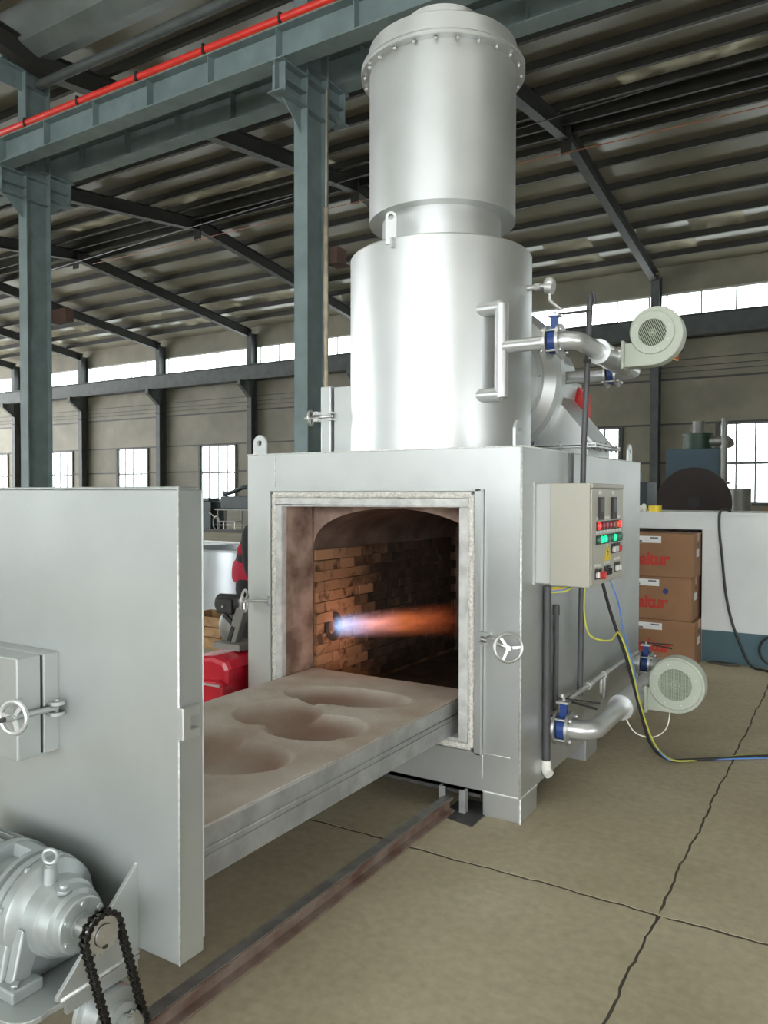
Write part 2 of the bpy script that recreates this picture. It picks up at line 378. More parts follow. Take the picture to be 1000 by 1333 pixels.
for xl, xr in bays:
    wx1, wx0 = xr-1.15, xr-3.4
    if xr > -3: wx1, wx0 = xr-1.7, xr-3.9
    for (z0, z1) in rows:
        if z0 >= 1.2 and z1 <= 3.81:
            for a, bb in ((xl, wx0), (wx1, xr)):
                put('wall_panel', MB().box(a, bb, YW, YW+0.08, z0+0.01, z1-0.01), wall_m, wall)
        else:
            n = 4; dx = (xr-xl)/n
            put('wall_panel', MB().box(xl, xr, YW, YW+0.08, z0+0.01, z1-0.01), wall_m, wall)
    put('wall_panel', MB().box(xl, xr, YW, YW+0.08, 8.06, 8.95), wall_m, wall)
    put('wall_panel', MB().box(xl, xr, YW, YW+0.08, 6.55, 7.2), wall_m, wall)
    mb = MB()
    for z in (1.2, 2.55, 3.8, 5.25, 6.55): 
        if z == 2.55: mb.box(xl, wx0, YW-0.05, YW, z-0.03, z+0.03).box(wx1, xr, YW-0.05, YW, z-0.03, z+0.03)
        else: mb.box(xl, xr, YW-0.05, YW, z-0.03, z+0.03)
    for x in (wx0, wx1): mb.box(x-0.05, x+0.05, YW-0.06, YW+0.02, 1.2, 3.8)
    put('girt', mb, girt_m, wall)
    d = (wx1-wx0)/4
    window(wx0+0.05, wx1-0.05, 1.22, 3.78, [wx0+d, wx0+2*d, wx0+3*d], [2.5], YW+0.04, frame_w)
    d = (xr-xl-0.6)/5
    window(xl, xr, 7.2, 8.06, [xl+0.28]+[xl+0.3+d*k for k in range(1, 5)]+[xr-0.28], [], YW+0.04, frame_l)
# wires along the wall
for z in (5.45, 5.62, 5.85):
    put('wire', MB().box(-47, 8, YW-0.12, YW-0.1, z, z+0.02), girt_m, wall)
# ---- wall columns (each a thing of its own), with bracket for the wall crane beam
for k in range(1, 8):
    x = -BAY*k
    names = [None, 'rising behind the upper blower', 'hidden behind the furnace and cylinder', 'close to the left edge of the big cylinder', 'above the left lifting lug of the furnace',
             'between the two tall windows nearest the furnace', 'just right of the left teal column', 'just left of the left teal column']
    names = names[k:k+1]*9; 
    t = thing('wall_column', (x, YW-0.2, 0), 'dark steel column against the back wall, '+names[0], 'column', 'back wall columns')
    mb = MB(); hbeam(mb, (x, YW-0.22, 0), (x, YW-0.22, 8.6), 0.26, 0.42, up=(0, 1, 0))
    put('shaft', mb, steel_b2, t)
    put('bracket', MB().prism([(YW-0.43, 6.45), (YW-0.43, 5.75), (YW-0.55, 5.85), (YW-1.1, 6.25), (YW-1.1, 6.45)], x-0.1, x+0.1), steel_b2, t)
    put('bolt', MB().bolt((x-0.06, YW-0.45, 5.35), (0, -1, 0), 0.025, 0.03).bolt((x+0.06, YW-0.45, 5.35), (0, -1, 0), 0.025, 0.03), steel_b2, t)
mb = MB(); hbeam(mb, (-48, YW-0.8, 6.78), (8, YW-0.8, 6.78), 0.3, 0.66, 0.03, 0.02)
put('crane_beam', mb, steel_b2, org=(-20, YW-0.8, 6.45), label='long dark crane beam running along the back wall under the high windows', cat='beam')

# ---- front wall of the near bay (behind the viewer): big open gate, windows, high glazing
wf = put('wall_front', MB().box(-48, 9, -11.0, -10.75, 8.06, 9.0), wall_m, kind='structure')
for xl, xr in bays:
    k = round(-xl/BAY)
    if xr > GX0 and xl < GX1:
        put('wall_panel', MB().box(xl, xr, -10.9, -10.8, GZ, 7.2), wall_m, wf); 
    else:
        wx1, wx0 = xr-1.15, xr-3.4
        put('wall_panel', MB().box(xl, xr, -10.9, -10.8, 0, 1.2), wall_m, wf); put('wall_panel', MB().box(xl, xr, -10.9, -10.8, 3.8, 7.2), wall_m, wf)
        put('wall_panel', MB().box(xl, wx0, -10.9, -10.8, 1.2, 3.8), wall_m, wf); put('wall_panel', MB().box(wx1, xr, -10.9, -10.8, 1.2, 3.8), wall_m, wf)
        d = (wx1-wx0)/4; window(wx0, wx1, 1.2, 3.8, [wx0+d, wx0+2*d, wx0+3*d], [2.5], -10.85, frame_w)
    d = (xr-xl)/5
    window(xl, xr, 7.2, 8.06, [xl+d*q for q in range(1, 5)], [], -10.85, frame_l)
# ---- right end wall with an open gate
we = put('wall_end', MB().box(9.0, 9.1, -10.8, 26.6, 2.6, 10.4), wall_m, kind='structure')
put('wall_panel', MB().box(9.0, 9.1, 1.5, 26.6, 0, 3.0), wall_m, we)
put('wall_panel', MB().box(9.0, 9.1, -10.8, -4.0, 0, 3.0), wall_m, we)
# ---- roof (ceiling): sheets, skylights, purlins, rafters
YN = -1.2; YFW = -10.7      # near-bay ridge and front wall
def zr(y):  # underside of roof sheet
    if y < YN: return 8.92+(YM-YN)*0.125-(YN-y)*0.125
    return 8.92+(y-YM)*0.125 if YM <= y <= YR else (8.92+(YR-YM)*0.125-(y-YR)*0.125 if y > YR else 8.92+(YM-y)*0.125)
ceil = put('ceiling', MB().box(-48, 9, YR-0.35, YR+0.35, zr(YR)+0.06, zr(YR)+0.1), roof_m, kind='structure')
def sheet(x0, x1, y0, y1, m_, nm):
    mb = MB(); vs = [(x0, y0, zr(y0)), (x1, y0, zr(y0)), (x1, y1, zr(y1)), (x0, y1, zr(y1))]
    vs += [(a, bb, c+0.05) for a, bb, c in vs]
    mb.add(vs, [(0, 1, 2, 3), (7, 6, 5, 4), (0, 4, 5, 1), (1, 5, 6, 2), (2, 6, 7, 3), (3, 7, 4, 0)])
    put(nm, mb, m_, ceil)
yF = [YM+0.3, 9.3, 10.5, 11.7, 12.9, 14.1, 15.3, 16.4, YR]
yB = [YR, 18.2, 19.4, 20.6, 21.8, 23.0, 24.2, 25.3, 26.6]
sky_far = {(-3, 6), (-3, 1)}
for xl, xr in bays:
    k = round(-xl/BAY)
    # roof split into a few strips, some of them dusty translucent sheet
    sheet(xl, xr, YM+0.3, 15.3, roof_m, 'roof_sheet')
    for q in range(4):
        a = xl+BAY*q/4; bb = xl+BAY*(q+1)/4
        sheet(a, bb, 15.3, 16.4, skyl if (q in (1, 2) or (k+q) % 3 == 0) else roof_m, 'skylight' if (q in (1, 2) or (k+q) % 3 == 0) else 'roof_sheet')
    sheet(xl, xr, 16.4, YR, roof_m, 'roof_sheet')
    sheet(xl, xr, YR, 23.0, roof_m, 'roof_sheet')
    for q in range(4):
        a = xl+BAY*q/4; bb = xl+BAY*(q+1)/4
        sheet(a, bb, 23.0, 24.2, skyl if (q+k) % 2 == 0 else roof_m, 'skylight' if (q+k) % 2 == 0 else 'roof_sheet')
        sheet(a, bb, 24.2, 25.3, skyl if (q+k) % 3 == 1 else roof_m, 'skylight' if (q+k) % 3 == 1 else 'roof_sheet')
    sheet(xl, xr, 25.3, 26.6, roof_m, 'roof_sheet')
    sheet(xl, xr, 3.4, YM-0.3, roof_m, 'roof_sheet')
    if k in (-1, 0, 1, 2):
        sheet(xl, xl+1.2, YN, 3.4, roof_m, 'roof_sheet'); sheet(xl+1.2, xr-1.2, YN, 3.4, sky_added, 'skylight'); sheet(xr-1.2, xr, YN, 3.4, roof_m, 'roof_sheet')  # middle sheets are added, unseen, for more light from above
    else: sheet(xl, xr, YN, 3.4, roof_m, 'roof_sheet')
    sheet(xl, xr, YFW, YN, roof_m, 'roof_sheet')
def purlin(y, x0=-48, x1=9, h=0.2):
    z = zr(y)
    put('purlin', MB().box(x0, x1, y-0.01, y+0.01, z-h, z).box(x0, x1, y-0.07, y, z-h, z-h+0.012).box(x0, x1, y, y+0.07, z-0.012, z), purlin_m, ceil)
for y in yF[1:-1]+yB[1:-1]: purlin(y)
for y in (YR-0.25, YR+0.25): purlin(y, h=0.3)
for y in (7.0, 5.8, 4.6, 3.4, 2.2, 1.0, -0.2, -1.4): purlin(y)
for k in range(0, 9):
    x = -BAY*k-0.05
    mb = MB()
    for y0, y1 in ((YM, YR), (YR, YW-0.2)):
        e0, e1 = (zr(y0)-0.2, zr(y1)-0.2)
        n = (0, 0, 1)
        h = 0.36
        for a, bb, c in ((0, 0.014, 0.11), (h-0.014, h, 0.11), (0.014, h-0.014, 0.006)):
            vs = [(x-c, y0, e0-bb), (x+c, y0, e0-bb), (x+c, y1, e1-bb), (x-c, y1, e1-bb), (x-c, y0, e0-a), (x+c, y0, e0-a), (x+c, y1, e1-a), (x-c, y1, e1-a)]
            mb.add(vs, [(0, 1, 2, 3), (7, 6, 5, 4), (0, 4, 5, 1), (1, 5, 6, 2), (2, 6, 7, 3), (3, 7, 4, 0)])
    mb.box(x-0.12, x+0.12, YR-0.03, YR+0.03, zr(YR)-0.85, zr(YR)-0.2)   # ridge end plates
    put('rafter', mb, purlin_m, ceil)
    mb = MB()
    y0, y1 = YN, YM; e0, e1 = zr(y0)-0.2, zr(y1)-0.2
    for a, bb, c in ((0, 0.014, 0.11), (0.34, 0.36, 0.11), (0.014, 0.34, 0.006)):
        vs = [(x-c, y0, e0-bb), (x+c, y0, e0-bb), (x+c, y1, e1-bb), (x-c, y1, e1-bb), (x-c, y0, e0-a), (x+c, y0, e0-a), (x+c, y1, e1-a), (x-c, y1, e1-a)]
        mb.add(vs, [(0, 1, 2, 3), (7, 6, 5, 4), (0, 4, 5, 1), (1, 5, 6, 2), (2, 6, 7, 3), (3, 7, 4, 0)])
    put('rafter', mb, purlin_m, ceil)
# valley gutter over the middle row
put('trim_1', MB().prism([(YM-0.75, 9.02), (YM-0.42, 8.72), (YM-0.1, 8.62), (YM+0.2, 8.72), (YM+0.45, 9.02), (YM+0.43, 9.04), (YM+0.2, 8.76), (YM-0.1, 8.66), (YM-0.42, 8.76), (YM-0.75, 9.05)], -48, 9), gutter_m, kind='structure')

# ---- middle row columns
MIDN = {1: 'teal grey steel column with crane brackets, behind the tall silver cylinder', 2: 'teal grey steel column at the left, rising behind the open door panel',
        0: 'teal grey steel column of the middle row beyond the right edge'}
for k, x in ((1, -6.065), (2, -11.815)):
    t = thing('steel_column', (x, YM, 0), MIDN[k], 'column', 'middle row columns')
    mb = MB(); hbeam(mb, (x, YM, 0), (x, YM, 8.55), 0.21, 0.45, 0.02, 0.012, up=(0, 1, 0)); put('shaft', mb, steel_b, t)
    # near bracket (towards the viewer) and far bracket
    for sg, y0, y1, z0, z1, nm in ((-1, YM-0.225, YM-0.74, 6.34, 6.73, 'bracket'), (1, YM+0.225, YM+0.70, 6.46, 6.88, 'bracket')):
        mb = MB(); a, bb = min(y0, y1), max(y0, y1)
        mb.box(x-0.11, x+0.11, a, bb, z1-0.016, z1).box(x-0.11, x+0.11, a, bb, z0, z0+0.016).box(x-0.006, x+0.006, a, bb, z0, z1)
        ye = y1+(-sg)*0.09; mb.box(x-0.1, x+0.1, ye-0.008, ye+0.008, z0, z1)
        for zz in (z0+(z1-z0)*0.45,): mb.box(x-0.1, x+0.1, min(y0, ye), max(y0, ye), zz-0.006, zz+0.006)
        mb.prism([(y0, z0), (y1+(-sg)*0.16, z0), (y0, z0-0.3)], x-0.006, x+0.006)
        put(nm, mb, steel_b, t)
    mb = MB()
    for zz in (6.34, 6.72, 6.88, 8.2): mb.box(x-0.1, x+0.1, YM-0.205, YM+0.205, zz-0.007, zz+0.007)
    put('stiffener', mb, steel_b, t)
    mb = MB(); mb.box(x-0.1, x+0.1, YM-0.62, YM-0.225, 8.45, 8.85).box(x-0.105, x+0.105, YM-0.64, YM-0.225, 8.4, 8.42).box(x-0.006, x+0.006, YM-0.62, YM-0.22, 8.1, 8.45)
    mb.box(x-0.105, x+0.105, YM-0.64, YM-0.225, 8.63, 8.645)
    put('head_bracket', mb, steel_b, t)
    if k == 1:
        put('cable_trunking', MB().tube([(x+0.125, YM+0.14, 1.0), (x+0.125, YM+0.14, 5.2)], 0.03, 8).tube([(x+0.125, YM+0.14, 5.2), (x+0.13, YM+0.15, 6.7)], 0.012, 6), pole_wood, t, label='pale vertical cable trunking')
        put('side_bracket', MB().box(x+0.1, x+0.24, YM+0.225, YM+0.45, 4.52, 4.72).box(x+0.08, x+0.28, YM+0.225, YM+0.47, 4.50, 4.52), rust_br, t, label='small rust brown bracket')
    else:
        put('side_bracket', MB().box(x+0.05, x+0.45, YM+0.25, YM+0.4, 4.4, 4.62), rust_br, t, label='small rust brown bracket')
# struts between column heads
put('tie_strut', MB().cyl((-11.7, YM, 8.26), (-6.15, YM, 8.26), 0.075, n=16), steel_b2, org=(-9, YM, 8.2), label='dark round strut tube joining the two column heads under the valley gutter', cat='strut')
# crane beams
def crane_beam(y, z0, z1, label, stiff, x0=-22, x1=2):
    t = thing('crane_beam', ((x0+x1)/2, y, z0), label, 'beam', 'crane beams on the middle columns')
    mb = MB(); hbeam(mb, (x0, y, (z0+z1)/2), (x1, y, (z0+z1)/2), 0.26, z1-z0, 0.018, 0.012); put('girder', mb, steel_b, t)
    for x in stiff:
        put('stiffener', MB().box(x-0.006, x+0.006, y-0.115, y+0.115, z0+0.018, z1-0.018), steel_b, t)
    return t
stf = [-11.7+1.125*k for k in range(-8, 12)]
cb = crane_beam(7.5, 6.735, 7.13, 'nearer teal grey crane beam carrying the red conductor rail', stf)
cb2 = crane_beam(8.6, 6.885, 7.32, 'farther crane beam behind the one with the red rail', [s_+0.5 for s_ in stf])
t = thing('conductor_rail', (-9, 7.4, 7.13), 'bright red conductor rail along the top of the nearer crane beam', 'rail')
put('sleeve', MB().tube([(-22, 7.38, 7.19), (2, 7.38, 7.19)], 0.05, 10), red_rail, t)
put('strip', MB().box(-22, 2, 7.37, 7.40, 7.13, 7.142), orange_s, t, label='thin orange strip under the red sleeve')
for k in range(18): put('clip', MB().box(-21+k*1.25, -20.97+k*1.25, 7.325, 7.44, 7.13, 7.25), black, t)
# thin guy wires under the roof
for i, (p, q, rd, mm, lb) in enumerate((((-16, 12.5, 7.1), (2, 12.5, 7.1), 0.008, orange_s, 'thin reddish wire strung below the roof behind the column'),
                        ((-24, 16.5, 9.0), (6, 14.5, 9.15), 0.012, conduit, 'pale cable strung just under the ridge of the far roof'))):
    put('wire', MB().cyl(p, q, rd, n=6), mm, org=p, label=lb, cat='wire')

# ---- right low limewashed wall with a niche (parapet)
wr = thing('wall_right', (-1.0, 7.9, 0), None, None, kind='structure')
WY = 7.47; ZT = 1.345
mb = MB(); mb.box(-1.215, 5.0, WY, WY+0.9, 0.0, ZT-0.025).box(-3.4, -1.215, WY, WY+0.9, 1.19, ZT-0.025).box(-3.4, -1.215, WY+0.75, WY+0.9, 0, 1.19).box(-3.4, -2.5, WY, WY+0.75, 0, 1.19)
put('masonry', mb, limewash, wr)
put('coping', MB().box(-3.4, 5.0, WY-0.012, WY+0.91, ZT-0.025, ZT), limewash, wr)
put('painted_base', MB().box(-1.21, 5.0, WY-0.008, WY+0.01, 0.0, 0.285), teal_base, wr, label='dark teal painted base')
# ================================================================== INCINERATOR
XL, XR, YF, YB, H, ZB = -2.926, -1.302, 3.306, 5.497, 1.72, 0.116
inc = thing('incinerator', ((XL+XR)/2, (YF+YB)/2, 0), 'big silver painted incinerator with square furnace mouth and tall cylinder stack', 'incinerator')
ox0, ox1, oz0, oz1 = -2.662, -1.602, 0.346, 1.441
mb = MB()
# shell plates
t_ = 0.006
mb.add([(XL, YF, ZB), (XL, YF, H), (ox0-0.04, YF, H), (ox0-0.04, YF, ZB)], [(0, 1, 2, 3)])
mb.add([(ox1+0.04, YF, ZB), (ox1+0.04, YF, H), (XR, YF, H), (XR, YF, ZB)], [(0, 1, 2, 3)])
mb.add([(ox0-0.04, YF, oz1+0.04), (ox0-0.04, YF, H), (ox1+0.04, YF, H), (ox1+0.04, YF, oz1+0.04)], [(0, 1, 2, 3)])
mb.add([(ox0-0.04, YF, ZB), (ox0-0.04, YF, oz0-0.03), (ox1+0.04, YF, oz0-0.03), (ox1+0.04, YF, ZB)], [(0, 1, 2, 3)])
mb.add([(XR, YF, ZB), (XR, YB, ZB), (XR, YB, H), (XR, YF, H)], [(0, 1, 2, 3)])
mb.add([(XL, YF, ZB), (XL, YB, ZB), (XL, YB, H), (XL, YF, H)], [(0, 1, 2, 3)])
mb.add([(XL, YB, ZB), (XR, YB, ZB), (XR, YB, H), (XL, YB, H)], [(0, 1, 2, 3)])
mb.add([(XL, YF, H), (XR, YF, H), (XR, YB, H), (XL, YB, H)], [(0, 1, 2, 3)])
mb.add([(XL, YF, ZB), (XR, YF, ZB), (XR, YB, ZB), (XL, YB, ZB)], [(0, 1, 2, 3)])
put('body', mb, silver, inc)
# weld beads on corners / seams
mb = MB()
mb.tube([(XR-0.002, YF-0.0, ZB), (XR-0.002, YF-0.0, H)], 0.006, 6)
mb.tube([(XL, YF, H), (XR, YF, H), ], 0.004, 6).tube([(XR, YF, H), (XR, YB, H)], 0.004, 6)
mb.tube([(-1.49, YF-0.001, ZB+0.06), (-1.49, YF-0.001, oz0-0.06)], 0.0035, 6)
mb.tube([(-2.73, YF-0.001, oz1+0.1), (-2.73, YF-0.001, H-0.01)], 0.0025, 6)
mb.tube([(-1.49+0.01, YF-0.001, 0.295), (XR-0.05, YF-0.001, 0.295)], 0.0025, 6)
put('weld_bead', mb, weld, inc)
# feet
for x0, y0 in ((-1.488, YF), (XL, YF), (-1.488, YB-0.21), (XL, YB-0.21), (-1.488, 4.295), (XL, 4.295)):
    put('foot', MB().box(x0, x0+0.186, y0, y0+0.215, 0.0, ZB), silver, inc, bevel=0.004)
put('foot_weld', MB().tube([(-1.488, YF, ZB), (XR, YF, ZB), (XR, YF+0.21, ZB)], 0.005, 6, smooth_path=False).tube([(XR, YF, 0.0), (XR, YF, ZB)], 0.006, 6), weld, inc)
# bottom cross channel + rail posts
put('sill_channel', MB().box(-2.72, -1.5, YF+0.004, YF+0.05, 0.096, ZB).box(-2.72, -1.5, YF+0.004, YF+0.012, 0.08, ZB), dark_plate, inc)
# door frame: angle lip, ceramic rope, refractory band
mb = MB(); fx0, fx1, fz0, fz1 = -2.745, -1.487, 0.292, 1.527; d0 = YF-0.038
for a, bb, c, d in ((fx0, fx1, fz1-0.012, fz1), (fx0, fx1, fz0, fz0+0.012), (fx0, fx0+0.012, fz0, fz1), (fx1-0.03, fx1, fz0, fz1)): mb.box(a, bb, d0, YF, c, d)
put('mouth_frame', mb, silver, inc, bevel=0.002)
mb = MB(); a0 = YF-0.02
def rope(p, q, n=70):
    p, q = Vector(p), Vector(q)
    pts = [p.lerp(q, i/n)+Vector((random.uniform(-.0025, .0025), random.uniform(-.003, .003), random.uniform(-.0025, .0025))) for i in range(n+1)]
    mb.tube(pts, 0.017, 8, smooth_path=False)
rope((fx0+0.03, a0, fz0+0.03), (fx0+0.03, a0, fz1-0.028)); rope((fx0+0.03, a0, fz1-0.028), (fx1-0.05, a0, fz1-0.028)); rope((fx1-0.05, a0, fz1-0.028), (fx1-0.05, a0, fz0+0.03)); rope((fx1-0.05, a0, fz0+0.03), (fx0+0.03, a0, fz0+0.03))
put('seal_rope', mb, rope_m, inc, label='whitish woven seal rope')
mb = MB(); b0 = YF-0.03; bx0, bx1, bz0, bz1 = fx0+0.045, fx1-0.066, fz0+0.045, fz1-0.045
mb.box(bx0, bx1, b0, YF+0.25, oz1, bz1).box(bx0, ox0, b0, YF+0.25, bz0, oz1).box(ox1, bx1, b0, YF+0.25, bz0, oz1).box(ox0, ox1, YF-0.01, YF+0.25, bz0-0.02, oz0)
put('mouth_band', mb, band_m, inc, bevel=0.006, label='rough pale grey refractory band around the mouth')
# interior: liner walls, arch, bricks
YA = 3.552
mb = MB()
mb.box(ox0-0.004, ox0+0.004, YF+0.01, YA, oz0, oz1).box(ox1-0.004, ox1+0.004, YF+0.01, YA, oz0, oz1).box(ox0, ox1, YF+0.01, YA, oz1-0.004, oz1+0.004)
put('throat_lining', mb, refr, inc, label='reddish brown refractory throat')
# arch face plate with segmental opening
cxl, cxr = -2.652, -1.612; spring = 1.185; apex = 1.425; mid = (cxl+cxr)/2; hw = (cxr-cxl)/2
arc = [(mid-hw*math.cos(PI*i/24), spring+(apex-spring)*math.sin(PI*i/24)**0.8) for i in range(25)]
mb = MB()
for (xa, za), (xb, zb_) in zip(arc[:-1], arc[1:]):
    mb.add([(xa, YA, za), (xb, YA, zb_), (xb, YA, oz1+0.01), (xa, YA, oz1+0.01)], [(0, 1, 2, 3)])
put('arch_face', mb, refr, inc)
mb = MB()
for i in range(24):
    (xa, za), (xb, zb_) = arc[i], arc[i+1]
    mb.add([(xa, YA, za), (xb, YA, zb_), (xb, 5.36, zb_), (xa, 5.36, za)], [(0, 1, 2, 3)])
put('vault', mb, vault_m, inc, label='dark sooty barrel vault')
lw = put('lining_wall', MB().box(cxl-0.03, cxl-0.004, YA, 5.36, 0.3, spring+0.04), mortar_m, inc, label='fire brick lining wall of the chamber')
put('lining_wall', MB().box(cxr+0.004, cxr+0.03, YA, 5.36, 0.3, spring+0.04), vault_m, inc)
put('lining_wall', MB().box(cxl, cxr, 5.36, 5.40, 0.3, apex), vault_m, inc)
put('chamber_floor', MB().box(cxl, cxr, YF+0.25, 5.36, 0.28, 0.305), soot, inc)
bmesh_b = None
rowh = 0.0605
BL = 0.155
bm_me = MB().box(-0.012, 0.014, -BL/2+0.0018, BL/2-0.0018, -rowh/2+0.0018, rowh/2-0.0018).mesh('brick'); bm_me.materials.append(brick_m)
bm_half = MB().box(-0.012, 0.014, -BL/4+0.002, BL/4-0.002, -rowh/2+0.002, rowh/2-0.002).mesh('brick_half'); bm_half.materials.append(brick_m)
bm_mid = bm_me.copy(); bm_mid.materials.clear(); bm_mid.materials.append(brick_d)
bm_dark = bm_me.copy(); bm_dark.materials.clear(); bm_dark.materials.append(brick_s)
for rr_ in range(-3, 11):
    z = 0.515+rowh*(rr_+0.5)
    if rr_ % 2: inst('brick', bm_half, (cxl, YA+0.008+BL*0.25, z), lw)
    for cidx in range(-1, 12):
        y = YA+0.01+BL*(cidx+0.5)+(0.5*BL if rr_ % 2 else 0)
        if y > 5.3 or y-BL/2 < YA: continue
        dy = abs(y-3.71); 
        if abs(y-3.73) < 0.09 and abs(z-0.725) < 0.06: continue     # burner port
        rec = random.choice([0, 0, 0, -0.003, 0.002, -0.005]) - (0.012 if random.random() < 0.07 else 0)
        inst('brick', bm_dark if y > 4.22+random.uniform(-.1, .1) else (bm_mid if y > 4.04+random.uniform(-.1, .1) else bm_me), (cxl+rec, y+random.uniform(-.004, .004), z+random.uniform(-.002, .002)), lw, rot=(random.uniform(-.012, .012), 0, random.uniform(-.008, .008)))  # three brick tones, darker with depth into the chamber
# burner port ring & flame
put('burner_port', MB().lathe([(0.085, 0.016), (0.05, 0.016), (0.05, -0.02)], (cxl, 3.73, 0.725), (1, 0, 0), 24), soot, inc)
fl_m = bpy.data.materials.new('gas_flame'); fl_m.use_nodes = True
nt = fl_m.node_tree; nt.nodes.clear(); N = nt.nodes; L = nt.links
o_ = N.new('ShaderNodeOutputMaterial'); em = N.new('ShaderNodeEmission'); L.new(em.outputs[0], o_.inputs['Volume'])
tcn = N.new('ShaderNodeTexCoord'); sp = N.new('ShaderNodeSeparateXYZ'); L.new(tcn.outputs['Object'], sp.inputs[0])
def mth(op, a, bb=None, clamp=False):
    q = N.new('ShaderNodeMath'); q.operation = op; q.use_clamp = clamp
    for i, vv in enumerate((a, bb)):
        if vv is None: continue
        if isinstance(vv, (int, float)): q.inputs[i].default_value = vv
        else: L.new(vv, q.inputs[i])
    return q.outputs[0]
FLN = 0.80
tt = mth('DIVIDE', sp.outputs['X'], FLN)                            # 0 at the port, 1 at the tip
rad2 = mth('SQRT', mth('ADD', mth('POWER', sp.outputs['Y'], 2.0), mth('POWER', sp.outputs['Z'], 2.0)))
wid = mth('ADD', 0.075, mth('MULTIPLY', tt, 0.03))
core = mth('SUBTRACT', 1.0, mth('DIVIDE', rad2, wid), True)
mp = N.new('ShaderNodeMapping'); mp.inputs['Scale'].default_value = (5, 22, 22); L.new(tcn.outputs['Object'], mp.inputs['Vector'])
nz = N.new('ShaderNodeTexNoise'); nz.inputs['Scale'].default_value = 1.0; nz.inputs['Detail'].default_value = 4; L.new(mp.outputs[0], nz.inputs['Vector'])
nr = N.new('ShaderNodeMapRange'); nr.inputs['From Min'].default_value = 0.3; nr.inputs['From Max'].default_value = 0.7; nr.inputs['To Min'].default_value = 0.25; nr.inputs['To Max'].default_value = 1.5; L.new(nz.outputs['Fac'], nr.inputs['Value'])
fall = mth('POWER', mth('SUBTRACT', 1.0, tt, True), 1.2)
dens = mth('MULTIPLY', mth('MULTIPLY', mth('POWER', core, 1.2), nr.outputs[0]), fall)
L.new(mth('MULTIPLY', dens, 14.0), em.inputs['Strength'])
ramp = N.new('ShaderNodeValToRGB'); L.new(tt, ramp.inputs['Fac']); e = ramp.color_ramp.elements
e[0].position = 0.0; e[0].color = (0.42, 0.62, 1.0, 1); e[1].position = 1.0; e[1].color = (0.8, 0.12, 0.03, 1)
q = e.new(0.12); q.color = (0.55, 0.6, 1.0, 1); q = e.new(0.3); q.color = (0.95, 0.42, 0.42, 1); q = e.new(0.55); q.color = (1.0, 0.25, 0.08, 1)
L.new(ramp.outputs[0], em.inputs['Color'])
flm = MB().lathe([(0.001, 0.0), (0.076, 0.0), (0.088, 0.25), (0.105, FLN-0.02), (0.001, FLN)], (0, 0, 0), (1, 0, 0), 20).mesh('flame')
flm.materials.append(fl_m)
fo = bpy.data.objects.new('flame', flm); C.objects.link(fo); fo.location = (cxl+0.03, 3.73, 0.725); fo.rotation_euler = (0, -0.13, 0.10)
tag(fo, 'blue to orange burner flame jetting across the furnace chamber', 'flame')
fl_l = bpy.data.lights.new('flame_glow', 'POINT'); fl_l.energy = 0.8; fl_l.color = (1.0, 0.5, 0.25); fl_l.shadow_soft_size = 0.05
flo = bpy.data.objects.new('flame_glow', fl_l); C.objects.link(flo); flo.location = (cxl+0.2, 3.74, 0.73)
# lifting lugs on the body
def lug(x, y, z, along='x', w_=0.09, h_=0.11, th=0.014, nm='lifting_lug', rot=0.0):
    n = 14; pts = [(-w_/2, 0)]+[(-w_/2*math.cos(PI*i/n), h_-w_/2+w_/2*math.sin(PI*i/n)) for i in range(n+1)]+[(w_/2, 0)]
    hole = [(0.016*math.cos(2*PI*i/12), h_-w_/2+0.016*math.sin(2*PI*i/12)) for i in range(12)]
    bm = bmesh.new()
    d = Vector((math.cos(rot), math.sin(rot), 0)) if along == 'x' else Vector((0, 1, 0)); nrm = Vector((-d.y, d.x, 0))
    o3 = [bm.verts.new(Vector((x, y, z))+d*a+Vector((0, 0, c))) for a, c in pts]; h3 = [bm.verts.new(Vector((x, y, z))+d*a+Vector((0, 0, c))) for a, c in hole]
    ed = [bm.edges.new((o3[i], o3[(i+1) % len(o3)])) for i in range(len(o3))]+[bm.edges.new((h3[i], h3[(i+1) % 12])) for i in range(12)]
    bmesh.ops.triangle_fill(bm, use_beauty=True, edges=ed)
    ret = bmesh.ops.extrude_face_region(bm, geom=list(bm.faces))
    for q in ret['geom']:
        if isinstance(q, bmesh.types.BMVert): q.co += nrm*th
    bmesh.ops.recalc_face_normals(bm, faces=bm.faces)
    me = bpy.data.meshes.new(nm); off = ORG[inc.name]
    for q in bm.verts: q.co -= off
    bm.to_mesh(me); bm.free()
    return put(nm, me, silver, inc)
lug(-2.87, 3.34, H); lug(-1.345, 3.385, H, 'y', 0.1, 0.125); lug(-1.345, 5.40, H, 'y', 0.1, 0.125); lug(-2.88, 5.40, H, 'y', 0.1, 0.125)
# secondary chamber cylinder
CX, CY, CR = -2.114, 4.07, 0.526
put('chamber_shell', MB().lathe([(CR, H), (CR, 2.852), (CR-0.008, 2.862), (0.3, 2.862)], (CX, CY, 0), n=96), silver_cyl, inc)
put('neck', MB().lathe([(0.37, 2.86), (0.37, 2.90), (0.355, 2.905), (0.345, 2.905), (0.345, 3.09)], (CX, CY+0.01, 0), n=72), silver_cyl, inc)
put('neck_ring', MB().torus((CX, CY+0.01, 2.905), (0, 0, 1), 0.372, 0.008, 72, 8), silver_pipe, inc)
put('stack_jacket', MB().lathe([(0.345, 3.076), (0.425, 3.076), (0.425, 3.946)], (CX, CY+0.015, 0), n=96), silver_cyl, inc)
put('stack_flange', MB().lathe([(0.425, 3.918), (0.475, 3.918), (0.475, 3.93), (0.47, 3.934), (0.47, 3.94), (0.475, 3.944), (0.475, 3.958), (0.42, 3.958)], (CX, CY+0.018, 0), n=96), silver_cyl, inc)
